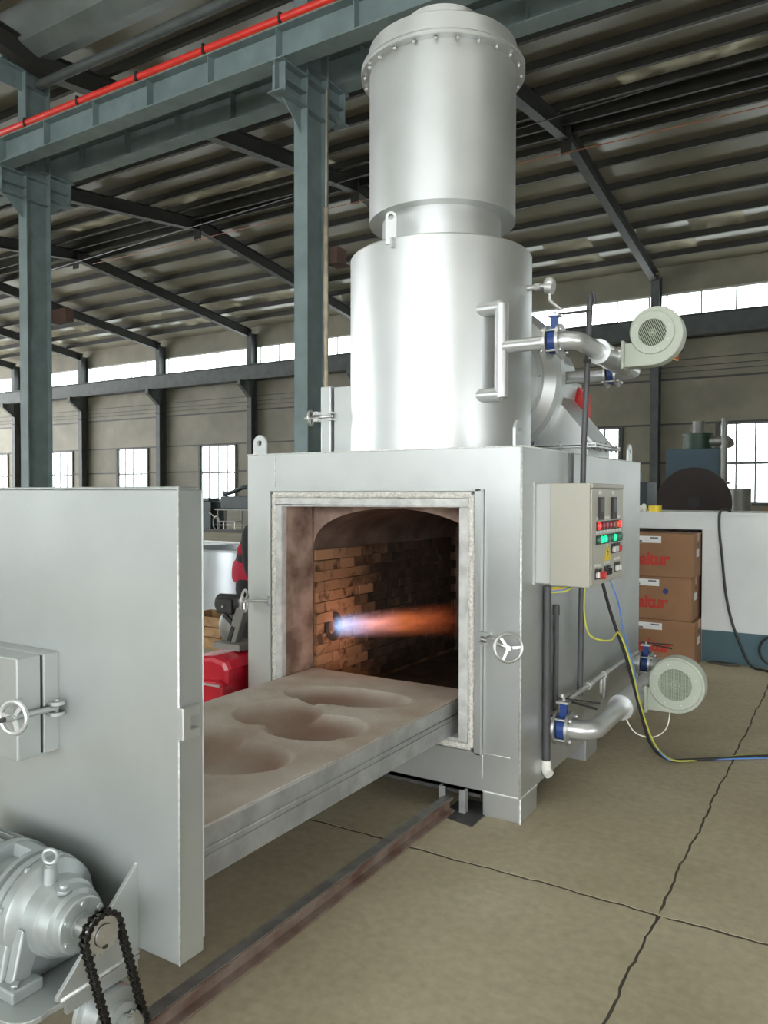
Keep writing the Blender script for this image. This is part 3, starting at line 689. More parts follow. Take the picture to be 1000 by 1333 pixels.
bolt_me = MB().cyl((0, 0, -0.022), (0, 0, 0.012), 0.007, n=8).cyl((0, 0, -0.014), (0, 0, -0.004), 0.011, n=6).mesh('bolt'); bolt_me.materials.append(chrome)
for k in range(24):
    a = 2*PI*(k+0.5)/24; inst('bolt', bolt_me, (CX+0.452*math.cos(a), CY+0.018+0.452*math.sin(a), 3.915), inc)
put('stack_cap', MB().lathe([(0.43, 3.958), (0.43, 4.058), (0.424, 4.064), (0.22, 4.064)], (CX, CY+0.015, 0), n=96), silver_cyl, inc)
put('stack_outlet', MB().lathe([(0.225, 4.064), (0.225, 4.222), (0.2, 4.222), (0.2, 3.96)], (CX, CY+0.015, 0), n=64), silver_cyl, inc)
lug(-2.135, CY-CR-0.004, 2.825, 'x', 0.058, 0.17, 0.014, rot=0.45)
put('lug_rib', MB().box(-2.125, -2.112, CY-CR-0.03, CY-CR+0.01, 2.80, 2.85), silver, inc)
# inspection door on the left of the cylinder
put('side_door_frame', MB().box(-2.722, -2.55, 3.85, 4.30, H, 2.147), silver, inc, bevel=0.004)
sd = put('side_door', MB().box(-2.805, -2.733, 3.83, 4.32, 1.735, 2.152), silver, inc, bevel=0.004, label='small silver inspection door on the cylinder')
def wheel(mb, c, axis, R, rd, tilt=0.4, spokes=3, hub=0.2):
    c = Vector(c); X, Y, Z = basis(axis); mb.torus(c, axis, R, rd, 28, 8)
    mb.cyl(c-Z*R*0.18, c+Z*R*0.18, R*hub, n=12)
    for k in range(spokes):
        a = 2*PI*k/spokes+tilt; d = X*math.cos(a)+Y*math.sin(a); mb.bar(c+d*R*hub*0.8, c+d*R, rd*1.7, rd*0.9, up=Z)
    return mb
cl = put('clamp', MB().box(-2.735, -2.70, 3.80, 3.85, 1.945, 1.955).box(-2.735, -2.70, 3.80, 3.85, 1.985, 1.995).box(-2.83, -2.80, 3.79, 3.83, 1.94, 1.96).box(-2.83, -2.80, 3.79, 3.83, 1.98, 2.0), silver, inc)
put('rod', MB().cyl((-2.71, 3.82, 1.97), (-2.92, 3.82, 1.965), 0.008, n=10), chrome, cl)
put('hand_wheel', wheel(MB(), (-2.875, 3.82, 1.966), (1, 0.25, 0), 0.045, 0.007), chrome, cl)
# clamps either side of the furnace mouth
cl = put('clamp', MB().box(-2.775, -2.735, YF-0.06, YF-0.0, 0.895, 0.905).box(-2.775, -2.735, YF-0.06, YF, 0.935, 0.945), silver, inc)
put('rod', MB().cyl((-2.745, YF-0.045, 0.92), (-2.895, YF-0.105, 0.915), 0.0075, n=10), chrome, cl)
put('hand_wheel', wheel(MB(), (-2.868, YF-0.094, 0.916), (1, 0.45, 0), 0.058, 0.008), chrome, cl)
cl = put('clamp', MB().box(-1.487, -1.447, YF-0.06, YF, 0.815, 0.825).box(-1.487, -1.447, YF-0.06, YF, 0.855, 0.865), silver, inc)
put('rod', MB().cyl((-1.475, YF-0.05, 0.84), (-1.315, YF-0.075, 0.815), 0.0075, n=10).box(-1.44, -1.40, YF-0.075, YF-0.045, 0.825, 0.85), chrome, cl)
put('hand_wheel', wheel(MB(), (-1.333, YF-0.075, 0.815), (0.55, -1, 0.1), 0.062, 0.007, 2.2), chrome, cl)
# ---- flue duct and hood behind the cylinder
DZ = 2.24
put('duct', MB().cyl((CX, 4.35, DZ), (CX, 4.80, DZ), 0.385, n=64), silver, inc)
put('duct_flange', MB().lathe([(0.38, 0), (0.425, 0), (0.425, 0.03), (0.38, 0.03)], (CX, 4.62, DZ), (0, 1, 0), 64), silver, inc)
mb = MB()
for k in range(20):
    a = 2*PI*k/20; mb.bolt((CX+0.405*math.cos(a), 4.62, DZ+0.405*math.sin(a)), (0, -1, 0), 0.009, 0.01)
put('flange_bolts', mb, chrome, inc)
put('duct_cone', MB().lathe([(0.39, 0), (0.49, 0.1)], (CX, 4.65, DZ), (0, 1, 0), 64), silver, inc)
put('duct_ring', MB().lathe([(0.44, 0), (0.51, 0), (0.51, 0.075), (0.44, 0.075)], (CX, 4.735, DZ), (0, 1, 0), 64), silver, inc)
prof = [(CX-0.69, 1.825), (CX-0.42, 2.15)]+[(CX-0.44*math.cos(math.radians(a)), DZ+0.44*math.sin(math.radians(a))) for a in range(0, 181, 9)]+[(CX+0.42, 2.15), (CX+0.69, 1.825)]
put('hood', MB().prism(prof, 4.81, 5.27, 'xz'), silver, inc)
mb = MB(); mb.box(CX-0.73, CX+0.72, 4.76, 5.33, 1.812, 1.822).box(CX-0.73, CX+0.72, 4.76, 5.33, 1.796, 1.806)
put('hood_flange', mb, silver, inc)
put('hood_neck', MB().box(CX-0.66, CX+0.66, 4.80, 5.28, H, 1.796), silver, inc)
mb = MB()
for k in range(9): mb.cyl((CX-0.70+k*0.17, 4.775, 1.782), (CX-0.70+k*0.17, 4.775, 1.838), 0.007, n=6)
for k in range(5): mb.cyl((CX+0.705, 4.80+k*0.12, 1.78), (CX+0.705, 4.80+k*0.12, 1.836), 0.008, n=6)
put('flange_bolts', mb, chrome, inc)
put('rear_burner_case', MB().box(-2.02, -1.712, 5.29, 5.50, 1.80, 2.29), cab_grey, inc, bevel=0.01)
put('rear_burner_cover', MB().prism([(-1.712, 1.83), (-1.712, 2.262), (-1.652, 2.215), (-1.635, 1.83)], 5.30, 5.49, 'xz'), red_b, inc, label='red cover of the rear burner')
# ---- pipes: bolt-flanged manifolds
def valve(parent, c, axis, lever=True, rr_=0.052, side=1):
    """butterfly valve between two flanges, axis = pipe direction"""
    c = Vector(c); a = Vector(axis).normalized()
    vb = put('valve', MB().cyl(c-a*0.02, c+a*0.02, rr_*1.15, n=28).bar(c+Vector((0, 0, rr_)), c+Vector((0, 0, rr_+0.075)), 0.026, 0.034, up=a), blue_p, parent, label='blue butterfly valve body')
    for sgn in (-1, 1):
        p = c+a*(sgn*0.032)
        put('flange', MB().cyl(p-a*0.007, p+a*0.007, rr_*1.62, n=32), chrome, vb)
    mb = MB(); X, Y, Z = basis(a)
    for k in range(4):
        d = X*math.cos(PI/4+k*PI/2)*rr_*1.35+Y*math.sin(PI/4+k*PI/2)*rr_*1.35
        put('bolt', MB().cyl(c+d-a*0.055, c+d+a*0.055, 0.006, n=8).cyl(c+d-a*0.053, c+d-a*0.04, 0.011, n=6).cyl(c+d+a*0.04, c+d+a*0.053, 0.011, n=6), chrome, vb)
    top = c+Vector((0, 0, rr_+0.075))
    mb = MB().box(top.x-0.03, top.x+0.03, top.y-0.03, top.y+0.03, top.z-0.004, top.z+0.006).cyl(top, top+Vector((0, 0, 0.02)), 0.008, n=8)
    put('lever_plate', mb, chrome, vb)
    mb = MB().bar(top+Vector((-0.04, 0.01, 0.012)), top+Vector((0.17, side*0.02, 0.012)), 0.016, 0.006).bar(top+Vector((0.04, 0.0, 0.004)), top+Vector((0.17, -side*0.03, -0.004)), 0.014, 0.006)
    put('lever', mb, black, vb)
    return vb
def elbow(p0, corner, p1, R=0.1, n=8):
    p0, c, p1 = Vector(p0), Vector(corner), Vector(p1)
    a = (p0-c).normalized(); bb = (p1-c).normalized(); pts = [p0]
    for i in range(n+1):
        t = i/n*PI/2; ctr = c+a*R+bb*R
        pts.append(ctr-a*R*math.sin(t)-bb*R*math.cos(t) if False else ctr-bb*R*math.cos(t)-a*R*math.sin(t))
    pts.append(p1); return pts
# upper manifold on the cylinder
py_, pz = 3.753, 2.262
xs0 = CX+math.sqrt(CR**2-(py_-CY)**2)
mb = MB(); xv = -1.595
mb.tube([(xs0-0.05, py_, 2.468), (xv, py_, 2.468)], 0.036, 20, smooth_path=False).tube([(xs0-0.05, py_, 2.02), (xv, py_, 2.02)], 0.036, 20, smooth_path=False)
mb.tube([(xv, py_, 2.004), (xv, py_, 2.484)], 0.036, 20, smooth_path=False)
mb.tube([(xv, py_, pz), (-1.34, py_, pz)], 0.034, 20, smooth_path=False)
put('air_riser', mb, silver_pipe, inc, label='silver forked air pipe on the cylinder')
valve(inc, (-1.31, py_, pz), (1, 0, 0))
HX = -1.20
put('air_header', MB().tube(elbow((-1.272, py_, pz), (HX, py_, pz), (HX, 4.15, pz), 0.068), 0.045, 20, smooth_path=False), silver_pipe, inc, label='curved silver air header pipe feeding the cylinder')
put('air_elbow', MB().tube(elbow((HX, 4.66, pz), (HX, 4.95, pz), (-1.30, 4.95, pz), 0.09), 0.042, 20, smooth_path=False), silver_pipe, inc)
put('tee_branch', MB().tube([(HX+0.04, 4.36, pz), (-1.118, 4.36, pz)], 0.055, 20), silver_pipe, inc)
put('air_tee', MB().lathe([(0.045, 0), (0.066, 0.0), (0.066, 0.03), (0.062, 0.04), (0.062, 0.52), (0.044, 0.56)], (HX, 4.12, pz), (0, 1, 0), 32), silver_pipe, inc)
valve(inc, (-1.35, 4.95, pz), (1, 0, 0))
put('air_branch', MB().cyl((-1.385, 4.95, pz), (-1.70, 4.95, pz), 0.04, n=20), silver_pipe, inc)
# lower manifold beside the body
lz = 0.36; LX = -1.085
mb = MB().cyl((XR-0.02, 3.68, lz), (-1.262, 3.68, lz), 0.05, n=24); put('air_inlet', mb, silver_pipe, inc)
put('air_inlet', MB().cyl((XR-0.02, 5.385, lz), (-1.262, 5.385, lz), 0.05, n=24), silver_pipe, inc)
valve(inc, (-1.225, 3.68, lz), (1, 0, 0), side=1); valve(inc, (-1.225, 5.385, lz), (1, 0, 0), side=1)
put('air_header', MB().tube(elbow((-1.187, 3.68, lz), (LX, 3.68, lz), (LX, 4.22, lz), 0.09), 0.047, 20, smooth_path=False), silver_pipe, inc, label='curved silver air header pipe beside the furnace side')
put('air_elbow', MB().tube(elbow((LX, 4.84, lz), (LX, 5.385, lz), (-1.187, 5.385, lz), 0.09), 0.047, 20, smooth_path=False), silver_pipe, inc)
put('tee_branch', MB().tube([(LX+0.04, 4.52, lz), (-1.012, 4.52, lz)], 0.062, 20), silver_pipe, inc)
put('air_tee', MB().lathe([(0.047, 0), (0.068, 0.0), (0.068, 0.03), (0.064, 0.04), (0.064, 0.64), (0.046, 0.68)], (LX, 4.19, lz), (0, 1, 0), 32), silver_pipe, inc)
# gas line along the side
gz = 0.472
put('gas_line', MB().tube([(-1.24, 3.70, gz), (-1.24, 5.20, gz)], 0.013, 10).cyl((-1.24, 4.12, gz), (-1.24, 4.17, gz), 0.021, n=12).cyl((-1.24, 4.42, gz), (-1.24, 4.45, gz), 0.020, n=12).cyl((-1.24, 4.43, gz), (-1.24, 4.43, 0.33), 0.012, n=10).cyl((-1.24, 4.37, gz), (-1.24, 4.37, 0.38), 0.012, n=10).cyl((-1.24, 4.43, 0.345), (-1.24, 4.43, 0.375), 0.018, n=10).cyl((-1.24, 3.70, gz), (-1.24, 3.70, 0.52), 0.012, n=10), galv, inc)
# vertical conduits
put('conduit', MB().tube([(-1.283, 3.595, 0.20), (-1.283, 3.595, 1.06)], 0.0195, 14, smooth_path=False), conduit, inc)
put('conduit_elbow', MB().tube([(-1.283, 3.595, 0.215), (-1.28, 3.595, 0.165), (-1.262, 3.585, 0.150)], 0.024, 12), white_pl, inc, label='white plastic elbow at the conduit foot')
put('conduit', MB().tube([(-1.29, 3.64, 0.30), (-1.29, 3.64, 0.99)], 0.011, 10, smooth_path=False), conduit, inc)
put('conduit', MB().tube([(-1.288, 3.742, 0.42), (-1.288, 3.742, 0.95)], 0.013, 12, smooth_path=False).cyl((-1.288, 3.742, 0.90), (-1.288, 3.742, 0.95), 0.017, n=12), conduit, inc)
pl = put('pipe_pole', MB().tube([(-1.262, 4.05, 0.43), (-1.262, 4.07, 1.06)], 0.016, 12, smooth_path=False).tube([(-1.262, 4.075, 1.5), (-1.262, 4.085, 1.75), (-1.256, 4.165, 2.565)], 0.0155, 12, smooth_path=False).tube([(-1.256, 4.165, 2.555), (-1.256, 4.17, 2.585), (-1.245, 4.175, 2.59), (-1.238, 4.175, 2.565), (-1.238, 4.175, 2.53)], 0.009, 8), conduit, inc, label='tall dark vertical pole with hooked top')
put('clip', MB().box(-1.275, -1.235, 4.11, 4.135, 2.205, 2.225), black, pl)
put('side_batten', MB().box(XR, XR+0.01, 3.995, 4.012, 1.45, H-0.0), conduit, inc)
# thermocouple
put('thermocouple', MB().cyl((-1.64, 4.1, 2.642), (-1.545, 4.1, 2.642), 0.016, n=14).cyl((-1.545, 4.1, 2.642), (-1.515, 4.1, 2.642), 0.022, n=8).cyl((-1.515, 4.1, 2.642), (-1.48, 4.1, 2.642), 0.014, n=12).cyl((-1.48, 4.1, 2.635), (-1.44, 4.1, 2.625), 0.036, n=16).sphere((-1.462, 4.1, 2.655), 0.034).tube([(-1.46, 4.1, 2.60), (-1.458, 4.1, 2.56), (-1.43, 4.11, 2.53), (-1.40, 4.13, 2.505)], 0.010, 8), galv, inc, label='thermocouple head with white lead')

# ================================================================== CONTROL CABINET
cab = thing('control_cabinet', (-1.13, 3.72, 1.08), 'beige control cabinet with lit red and green lamps on the furnace side', 'cabinet')
put('mounting_box', MB().box(XR, -1.221, 3.47, 3.98, 1.086, 1.552), cab_grey, cab, bevel=0.004)
put('mounting_plate', MB().box(XR, XR+0.008, 3.448, 4.0, 1.08, 1.558), cab_grey, cab)
put('case', MB().box(-1.221, -1.036, 3.45, 4.004, 1.081, 1.553), beige, cab, bevel=0.005)
cdo = put('door', MB().box(-1.036, -1.029, 3.46, 3.994, 1.09, 1.528).box(-1.036, -1.024, 3.456, 3.998, 1.532, 1.552), beige, cab, bevel=0.003)
XF = -1.029
def cyv(frac): return 3.45+0.552*frac
for y in (3.585, 3.80):
    put('meter', MB().box(XF, XF+0.012, y-0.034, y+0.036, 1.385, 1.49), black, cab)
    put('nameplate', MB().box(XF, XF+0.003, y-0.02, y+0.02, 1.503, 1.519), white_b, cab)
    put('meter_display', MB().box(XF+0.012, XF+0.0135, y-0.02, y+0.022, 1.42, 1.48), conduit, cab)
def lamp(y, z, m_, nm='indicator_lamp', w_=0.05):
    put('bezel', MB().box(XF, XF+0.005, y-0.022, y+0.022, z-0.022, z+0.02), black, cab)
    put(nm, MB().cyl((XF+0.004, y, z), (XF+0.014, y, z), 0.018, 0.015, n=16), m_, cab)
    put('nameplate', MB().box(XF, XF+0.002, y-0.02, y+0.02, z+0.028, z+0.042), white_b, cab)
reds = [red_on, red_lens, red_lens, red_lens, red_lens, amber_lens, red_on]
for k, m_ in enumerate(reds): lamp(3.55+k*0.0595, 1.357, m_)
greens = [green_lens, green_on, green_on, green_lens, green_lens, green_on, green_lens, green_lens]
for k, m_ in enumerate(greens): lamp(3.545+k*0.0555, 1.293, m_)
def knob(y, z, m_, red=False):
    put('bezel', MB().box(XF, XF+0.004, y-0.02, y+0.02, z-0.024, z+0.024), black, cab)
    put('push_button' if red else 'rotary_switch', MB().cyl((XF+0.006, y, z-0.005), (XF+0.028, y, z-0.005), 0.019, n=16) if red else MB().cyl((XF+0.004, y, z-0.005), (XF+0.009, y, z-0.005), 0.014, n=14).box(XF+0.009, XF+0.018, y-0.004, y+0.004, z-0.017, z+0.009), m_, cab)
    put('nameplate', MB().box(XF, XF+0.002, y-0.02, y+0.02, z+0.034, z+0.046), white_b, cab)
for y, m_ in ((3.80, white_b), (3.855, white_b), (3.91, red_b)): knob(y, 1.24, m_)
knob(3.53, 1.137, white_b); knob(3.59, 1.133, red_b, True)
for y in (3.675, 3.735): knob(y, 1.139, black)
for y in (3.855, 3.91): knob(y, 1.145, white_b)
put('warning_sign', MB().prism([(3.66, 1.188), (3.775, 1.188), (3.7175, 1.275)], XF, XF+0.002), yel_sign, cab, label='yellow triangular warning sign')
put('warning_bolt', MB().prism([(3.714, 1.205), (3.728, 1.232), (3.715, 1.232), (3.722, 1.255), (3.708, 1.226), (3.72, 1.226)], XF+0.002, XF+0.003), black, cab)
put('lock', MB().cyl((XF, 3.965, 1.285), (XF+0.012, 3.965, 1.285), 0.012, n=12), chrome, cab)
mb = MB()
# wires under the cabinet
for i, (m_, nm) in enumerate(((yellow, 'wire'), (orange_w, 'wire'), (blue_w, 'wire'), (yellow, 'wire'))):
    o = i*0.012
    put(nm, MB().tube([(-1.20+o, 3.70+o, 1.085), (-1.22+o*0.5, 3.66, 1.05-o*0.3), (-1.25, 3.62, 1.052-o*0.6), (-1.283, 3.60, 1.04-o*0.5), (-1.285, 3.597, 1.0)], 0.0055, 8), m_, cab)
# ================================================================== BLOWERS
def blower(c, R, out_x, out_z0, out_z1, label, wid=0.10):
    """c: centre of the inlet face (x, y, z); axis along y, outlet to -x"""
    x, y, z = c
    t = thing('blower', (x, y+wid/2, z-R*1.08), label, 'blower', 'pale green blowers')
    pts = [(out_x, out_z0), (out_x, out_z1)]
    a0, a1 = math.radians(205), math.radians(-90)
    ro = z-out_z0
    n = 40
    xr_ = R*0.98
    for i in range(n+1):
        a = a0+(a1-a0)*i/n; rr_ = R*1.0+(ro-R*1.0)*(i/n)
        px, pzz = x+rr_*math.cos(a), z+rr_*math.sin(a)
        if i == 0 and pzz < out_z1: pzz = out_z1
        pts.append((px, pzz))
    put('volute', MB().prism(pts, y+0.006, y+wid, 'xz'), fan_p, t, bevel=0.006)
    put('inlet_plate', MB().lathe([(R*0.60, 0.012), (R*0.62, -0.004), (R*0.96, -0.004), (R*0.99, 0.0), (R*0.99, 0.012)], (x, y, z), (0, 1, 0), 56), fan_p, t)
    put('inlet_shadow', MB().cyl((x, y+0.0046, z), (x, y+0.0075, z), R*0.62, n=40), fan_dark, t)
    mb = MB(); ri = R*0.61
    nb = 15 if R < 0.13 else 24
    tl_ = 0.42 if R < 0.13 else 0.0
    ct, st_ = math.cos(tl_), math.sin(tl_)
    for k in range(nb):
        q = -ri+2*ri*(k+0.5)/nb; hgt = math.sqrt(ri*ri-q*q)
        mb.obox((x+q*ct, y+0.0015, z+q*st_), (ct, 0, st_), (0, 1, 0), (-st_, 0, ct), R*0.014, 0.0025, hgt)
    for k in range(0 if R < 0.13 else 16):
        q = -ri+2*ri*(k+0.5)/16; hgt = math.sqrt(ri*ri-q*q)
        mb.box(x-hgt, x+hgt, y+0.0, y+0.003, z+q-R*0.006, z+q+R*0.006)
    mb.torus((x, y+0.001, z), (0, 1, 0), R*0.15, R*0.018, 24, 6).cyl((x, y-0.001, z), (x, y+0.006, z), R*0.07, n=12)
    put('inlet_grille', mb, fan_bar, t)
    mb = MB()
    for k in range(8):
        a = 2*PI*(k+0.4)/8; mb.bolt((x+R*0.8*math.cos(a), y-0.004, z+R*0.8*math.sin(a)), (0, -1, 0), R*0.03, 0.004)
    put('screw', mb, chrome, t)
    zc = (out_z0+out_z1)/2; hh = (out_z1-out_z0)/2
    put('outlet_flange', MB().box(out_x-0.008, out_x+0.004, y+wid/2-hh*1.15, y+wid/2+hh*1.15, out_z0-0.01, out_z1+0.01), fan_p, t)
    put('motor', MB().cyl((x, y+wid, z), (x, y+wid+0.16, z), R*0.55, n=28).cyl((x, y+wid+0.16, z), (x, y+wid+0.19, z), R*0.48, n=28), fan_p, t)
    mb = MB()
    for k in range(14):
        a = 2*PI*k/14; d = Vector((math.cos(a), 0, math.sin(a))); mb.bar(Vector((x, y+wid+0.02, z))+d*R*0.57, Vector((x, y+wid+0.15, z))+d*R*0.57, 0.004, R*0.08, up=d.cross(Vector((0, 1, 0))))
    put('cooling_fin', mb, fan_p, t)
    return t
b1 = blower((-0.968, 4.33, 2.375), 0.118, -1.118, 2.20, 2.33, 'pale green blower up beside the cylinder, feeding the upper air pipe', 0.095)
b2 = blower((-0.858, 4.46, 0.455), 0.142, -1.008, 0.296, 0.425, 'pale green blower near the floor, feeding the lower air pipe', 0.10)
put('lead', MB().tube([(-0.85, 4.45, 2.40), (-0.83, 4.46, 2.36), (-0.835, 4.46, 2.29), (-0.86, 4.44, 2.26)], 0.006, 8), black, b1)
for i, m_ in enumerate((yellow, red_b, orange_w)):
    put('wire', MB().tube([(-0.90, 4.42, 2.262), (-0.875, 4.42, 2.25-i*0.006), (-0.85, 4.42, 2.252-i*0.012)], 0.004, 6), m_, b1)
put('bracket_clip', MB().box(-0.965, -0.945, 4.40, 4.42, 2.215, 2.25), white_b, b1)

# cable from the cabinet to the floor
cp = [(-1.12, 3.93, 1.085), (-1.09, 4.0, 0.90), (-1.03, 4.12, 0.62), (-0.99, 4.22, 0.36), (-0.96, 4.35, 0.14), (-0.90, 4.50, 0.025), (-0.80, 4.59, 0.012), (-0.62, 4.74, 0.012), (-0.43, 4.90, 0.012), (0.4, 5.5, 0.012)]
put('power_cable', MB().tube(cp, 0.0085, 10), black, org=(-0.9, 4.5, 0), label='black power cable hanging from the cabinet and running over the floor', cat='cable')
cp2 = [(-1.16, 3.80, 1.085), (-1.165, 3.80, 0.92), (-1.14, 3.82, 0.80), (-1.07, 3.92, 0.765), (-1.05, 4.02, 0.79), (-1.01, 4.10, 0.62), (-0.985, 4.2, 0.40), (-0.945, 4.34, 0.16), (-0.885, 4.48, 0.034), (-0.78, 4.60, 0.009), (-0.62, 4.775, 0.009), (-0.43, 4.94, 0.009), (0.4, 5.55, 0.009)]
put('earth_wire', MB().tube(cp2, 0.005, 8), yellow, org=(-0.9, 4.5, 0), label='yellow green earth wire looping beside the black cable', cat='wire')
cp3 = [(-1.08, 3.93, 1.085), (-1.045, 3.98, 0.95), (-1.035, 4.06, 0.78), (-1.0, 4.14, 0.58), (-0.995, 4.2, 0.42), (-0.95, 4.34, 0.17), (-0.90, 4.44, 0.05), (-0.84, 4.56, 0.009), (-0.66, 4.70, 0.009), (-0.43, 4.87, 0.009), (0.4, 5.46, 0.009)]
put('control_wire', MB().tube(cp3, 0.004, 8), blue_w, org=(-0.9, 4.5, 0), label='thin blue wire twisted along the black cable', cat='wire')
put('hanging_wire', MB().tube([(-1.06, 4.2, 0.31), (-1.02, 4.25, 0.22), (-0.95, 4.35, 0.18), (-0.9, 4.45, 0.21), (-0.89, 4.5, 0.30)], 0.0035, 6), white_pl, org=(-1, 4.3, 0.2), label='thin pale wire drooping under the lower air header', cat='wire')

# ================================================================== CHARGING CAR
car = thing('charging_car', (-2.145, 2.5, 0.07), 'silver furnace trolley with stained refractory hearth and tall door panel', 'trolley')
TX0, TX1, TZ0, TZ1 = -2.645, -1.65, 0.35, 0.515; TY0, TY1 = 1.50, 3.535
mb = MB()
mb.box(TX0, TX1, TY0, TY1, TZ0, 0.42)
for a, bb, c, d in ((TX0+0.003, TX0+0.02, TY0, TY1-0.002), (TX1-0.02, TX1-0.003, TY0, TY1-0.002), (TX0, TX1, TY1-0.02, TY1-0.002)): mb.box(a, bb, c, d, 0.42, TZ1-0.012)
put('frame', mb, car_steel, car, bevel=0.003)
put('weld_bead', MB().tube([(TX1, TY0, 0.442), (TX1, TY1, 0.442)], 0.0035, 6).tube([(TX1-0.004, TY0, TZ1-0.006), (TX1-0.004, TY1, TZ1-0.006)], 0.004, 6), car_steel, car)
# hearth top heightfield
NX, NY = 100, 200
def dip(x, y):
    z = 0.0
    acc = 0.0
    for (cx, cy, a, bb, dp, k) in ((-2.13, 3.12, 0.33, 0.17, 0.070, 0.12), (-2.24, 2.74, 0.2, 0.22, 0.066, 0), (-1.96, 2.64, 0.22, 0.19, 0.064, 0.1), (-2.27, 2.24, 0.22, 0.2, 0.06, 0), (-2.0, 2.17, 0.23, 0.19, 0.062, 0.1), (-2.12, 1.7, 0.3, 0.17, 0.055, 0)):
        dx = (x-cx)/a; dy = (y-cy-k*(x-cx))/bb; d2 = dx*dx+dy*dy
        if d2 < 1.0: acc += (dp*(1-d2**2.4))**4
    z = acc**0.25
    return z
vs = []; fs = []
for j in range(NY+1):
    for i in range(NX+1):
        x = TX0+0.002+(TX1-TX0-0.004)*i/NX; y = TY0+(TY1-TY0)*j/NY
        zz = TZ1-dip(x, y)+0.0018*math.sin(x*31+y*17)*math.sin(y*23)+random.uniform(-.0006, .0006)
        vs.append((x, y, zz))
for j in range(NY):
    for i in range(NX):
        a = j*(NX+1)+i; fs.append((a, a+1, a+NX+2, a+NX+1))
mb = MB(); mb.add(vs, fs, True)
# skirt
nn_ = len(mb.v)
def skirt(idx):
    pts = [vs[i] for i in idx]; low = [(p[0], p[1], TZ1-0.014) for p in pts]; n = len(pts)
    mb.add(pts+low, [(i, i+1, n+i+1, n+i) for i in range(n-1)])
skirt([j*(NX+1) for j in range(NY+1)]); skirt([j*(NX+1)+NX for j in range(NY+1)]); skirt([NY*(NX+1)+i for i in range(NX+1)])
ho = put('hearth', mb, hearth, car, label='stained refractory hearth with shallow dished hollows')
at = ho.data.attributes.new('stain', 'FLOAT', 'POINT')
for q in ho.data.vertices:
    p = q.co+ORG[car.name]; st = min(1.0, dip(p.x, p.y)/0.05)
    at.data[q.index].value = st*(0.75+0.25*math.sin(p.x*9+p.y*5))
put('drain_hole', MB().cyl((-2.21, 2.575, 0.44), (-2.21, 2.575, 0.4725), 0.014, n=14), black, car)
# door panel
DY0, DY1, DXL, DXR, DZ0, DZ1 = 1.42, 1.51, -2.745, -1.493, 0.272, 1.52
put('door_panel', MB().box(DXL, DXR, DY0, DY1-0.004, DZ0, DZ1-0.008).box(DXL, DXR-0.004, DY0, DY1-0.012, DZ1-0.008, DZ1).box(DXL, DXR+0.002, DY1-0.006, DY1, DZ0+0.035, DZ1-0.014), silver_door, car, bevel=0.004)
put('corner_highlight', MB().tube([(DXR-0.001, DY0+0.001, DZ0), (DXR-0.001, DY0+0.001, DZ1)], 0.003, 6), weld, car)  # pale strip drawing the soft highlight along the door corner
mb = MB(); mb.prism([(DY0-0.006, 0.866), (DY0+0.055, 0.866), (DY0+0.055, 0.89), (DY0+0.022, 0.89), (DY0+0.022, 0.924), (DY0+0.055, 0.924), (DY0+0.055, 0.95), (DY0-0.006, 0.95)], DXR-0.002, DXR+0.022)
put('catch_bracket', mb, silver, car, bevel=0.003)
# inspection hatch on the door
hx1 = -1.98; hx0 = -2.36
put('hatch_frame', MB().box(hx0, hx1, 1.368, DY0, 0.757, 1.044), silver_door, car, bevel=0.004)
put('hatch_seal', MB().box(hx0, hx1-0.004, 1.358, 1.37, 0.762, 1.04), black, car)
hat = put('hatch', MB().box(hx0, hx1, 1.287, 1.36, 0.757, 1.044).box(hx0+0.02, hx1-0.16, 1.275, 1.29, 0.99, 1.005).box(hx0+0.02, hx1-0.16, 1.275, 1.29, 0.79, 0.805), silver_door, car, bevel=0.004)
cl = put('clamp', MB().cyl((-1.965, 1.40, 0.865), (-1.965, 1.40, 0.875), 0.024, n=20).cyl((-1.965, 1.40, 0.895), (-1.965, 1.40, 0.905), 0.024, n=20).cyl((-1.965, 1.40, 0.86), (-1.965, 1.40, 0.91), 0.006, n=8), silver_door, car)
put('rod', MB().cyl((-1.965, 1.40, 0.885), (-1.956, 1.235, 0.892), 0.0085, n=12), silver_door, cl)
put('rod_end', MB().cyl((-1.956, 1.27, 0.891), (-1.955, 1.205, 0.893), 0.0065, n=10), dark_plate, cl)
put('hand_wheel', wheel(MB(), (-1.957, 1.262, 0.891), (0.25, -1, 0.05), 0.043, 0.007, 0.9), silver_pipe, cl)
put('wheel_stop', MB().box(-1.985, -1.97, 1.27, 1.30, 0.87, 0.93), silver_door, cl)
# gusset and base plate
gx = -1.655
put('gusset', MB().prism([(DY0, 0.508), (DY0, 0.268), (1.17, 0.262), (1.17, 0.272)], gx-0.006, gx+0.006), silver_door, car, bevel=0.0015)
put('weld_bead', MB().tube([(gx, DY0-0.002, 0.27), (gx, DY0-0.002, 0.505)], 0.006, 6).tube([(gx+0.006, 1.18, 0.262), (gx+0.006, DY0, 0.265)], 0.005, 6), weld, car)
bp = [(DY0+0.005, 0)]
cor = [(-1.645, DY0), (-1.645, 1.19)]+[(-1.705+0.06*math.cos(a), 1.145+0.06*math.sin(a)-0.02) for a in [0.4, 0.0, -0.4, -0.8, -1.2, -1.57]]+[(-2.745, 1.065), (-2.745, DY0)]
put('motor_plate', MB().prism(cor, 0.244, 0.258, 'xy'), silver_door, car, bevel=0.002)
put('plate_angle', MB().box(-1.665, -1.652, 1.20, DY0+0.0, 0.215, 0.246), silver_door, car)
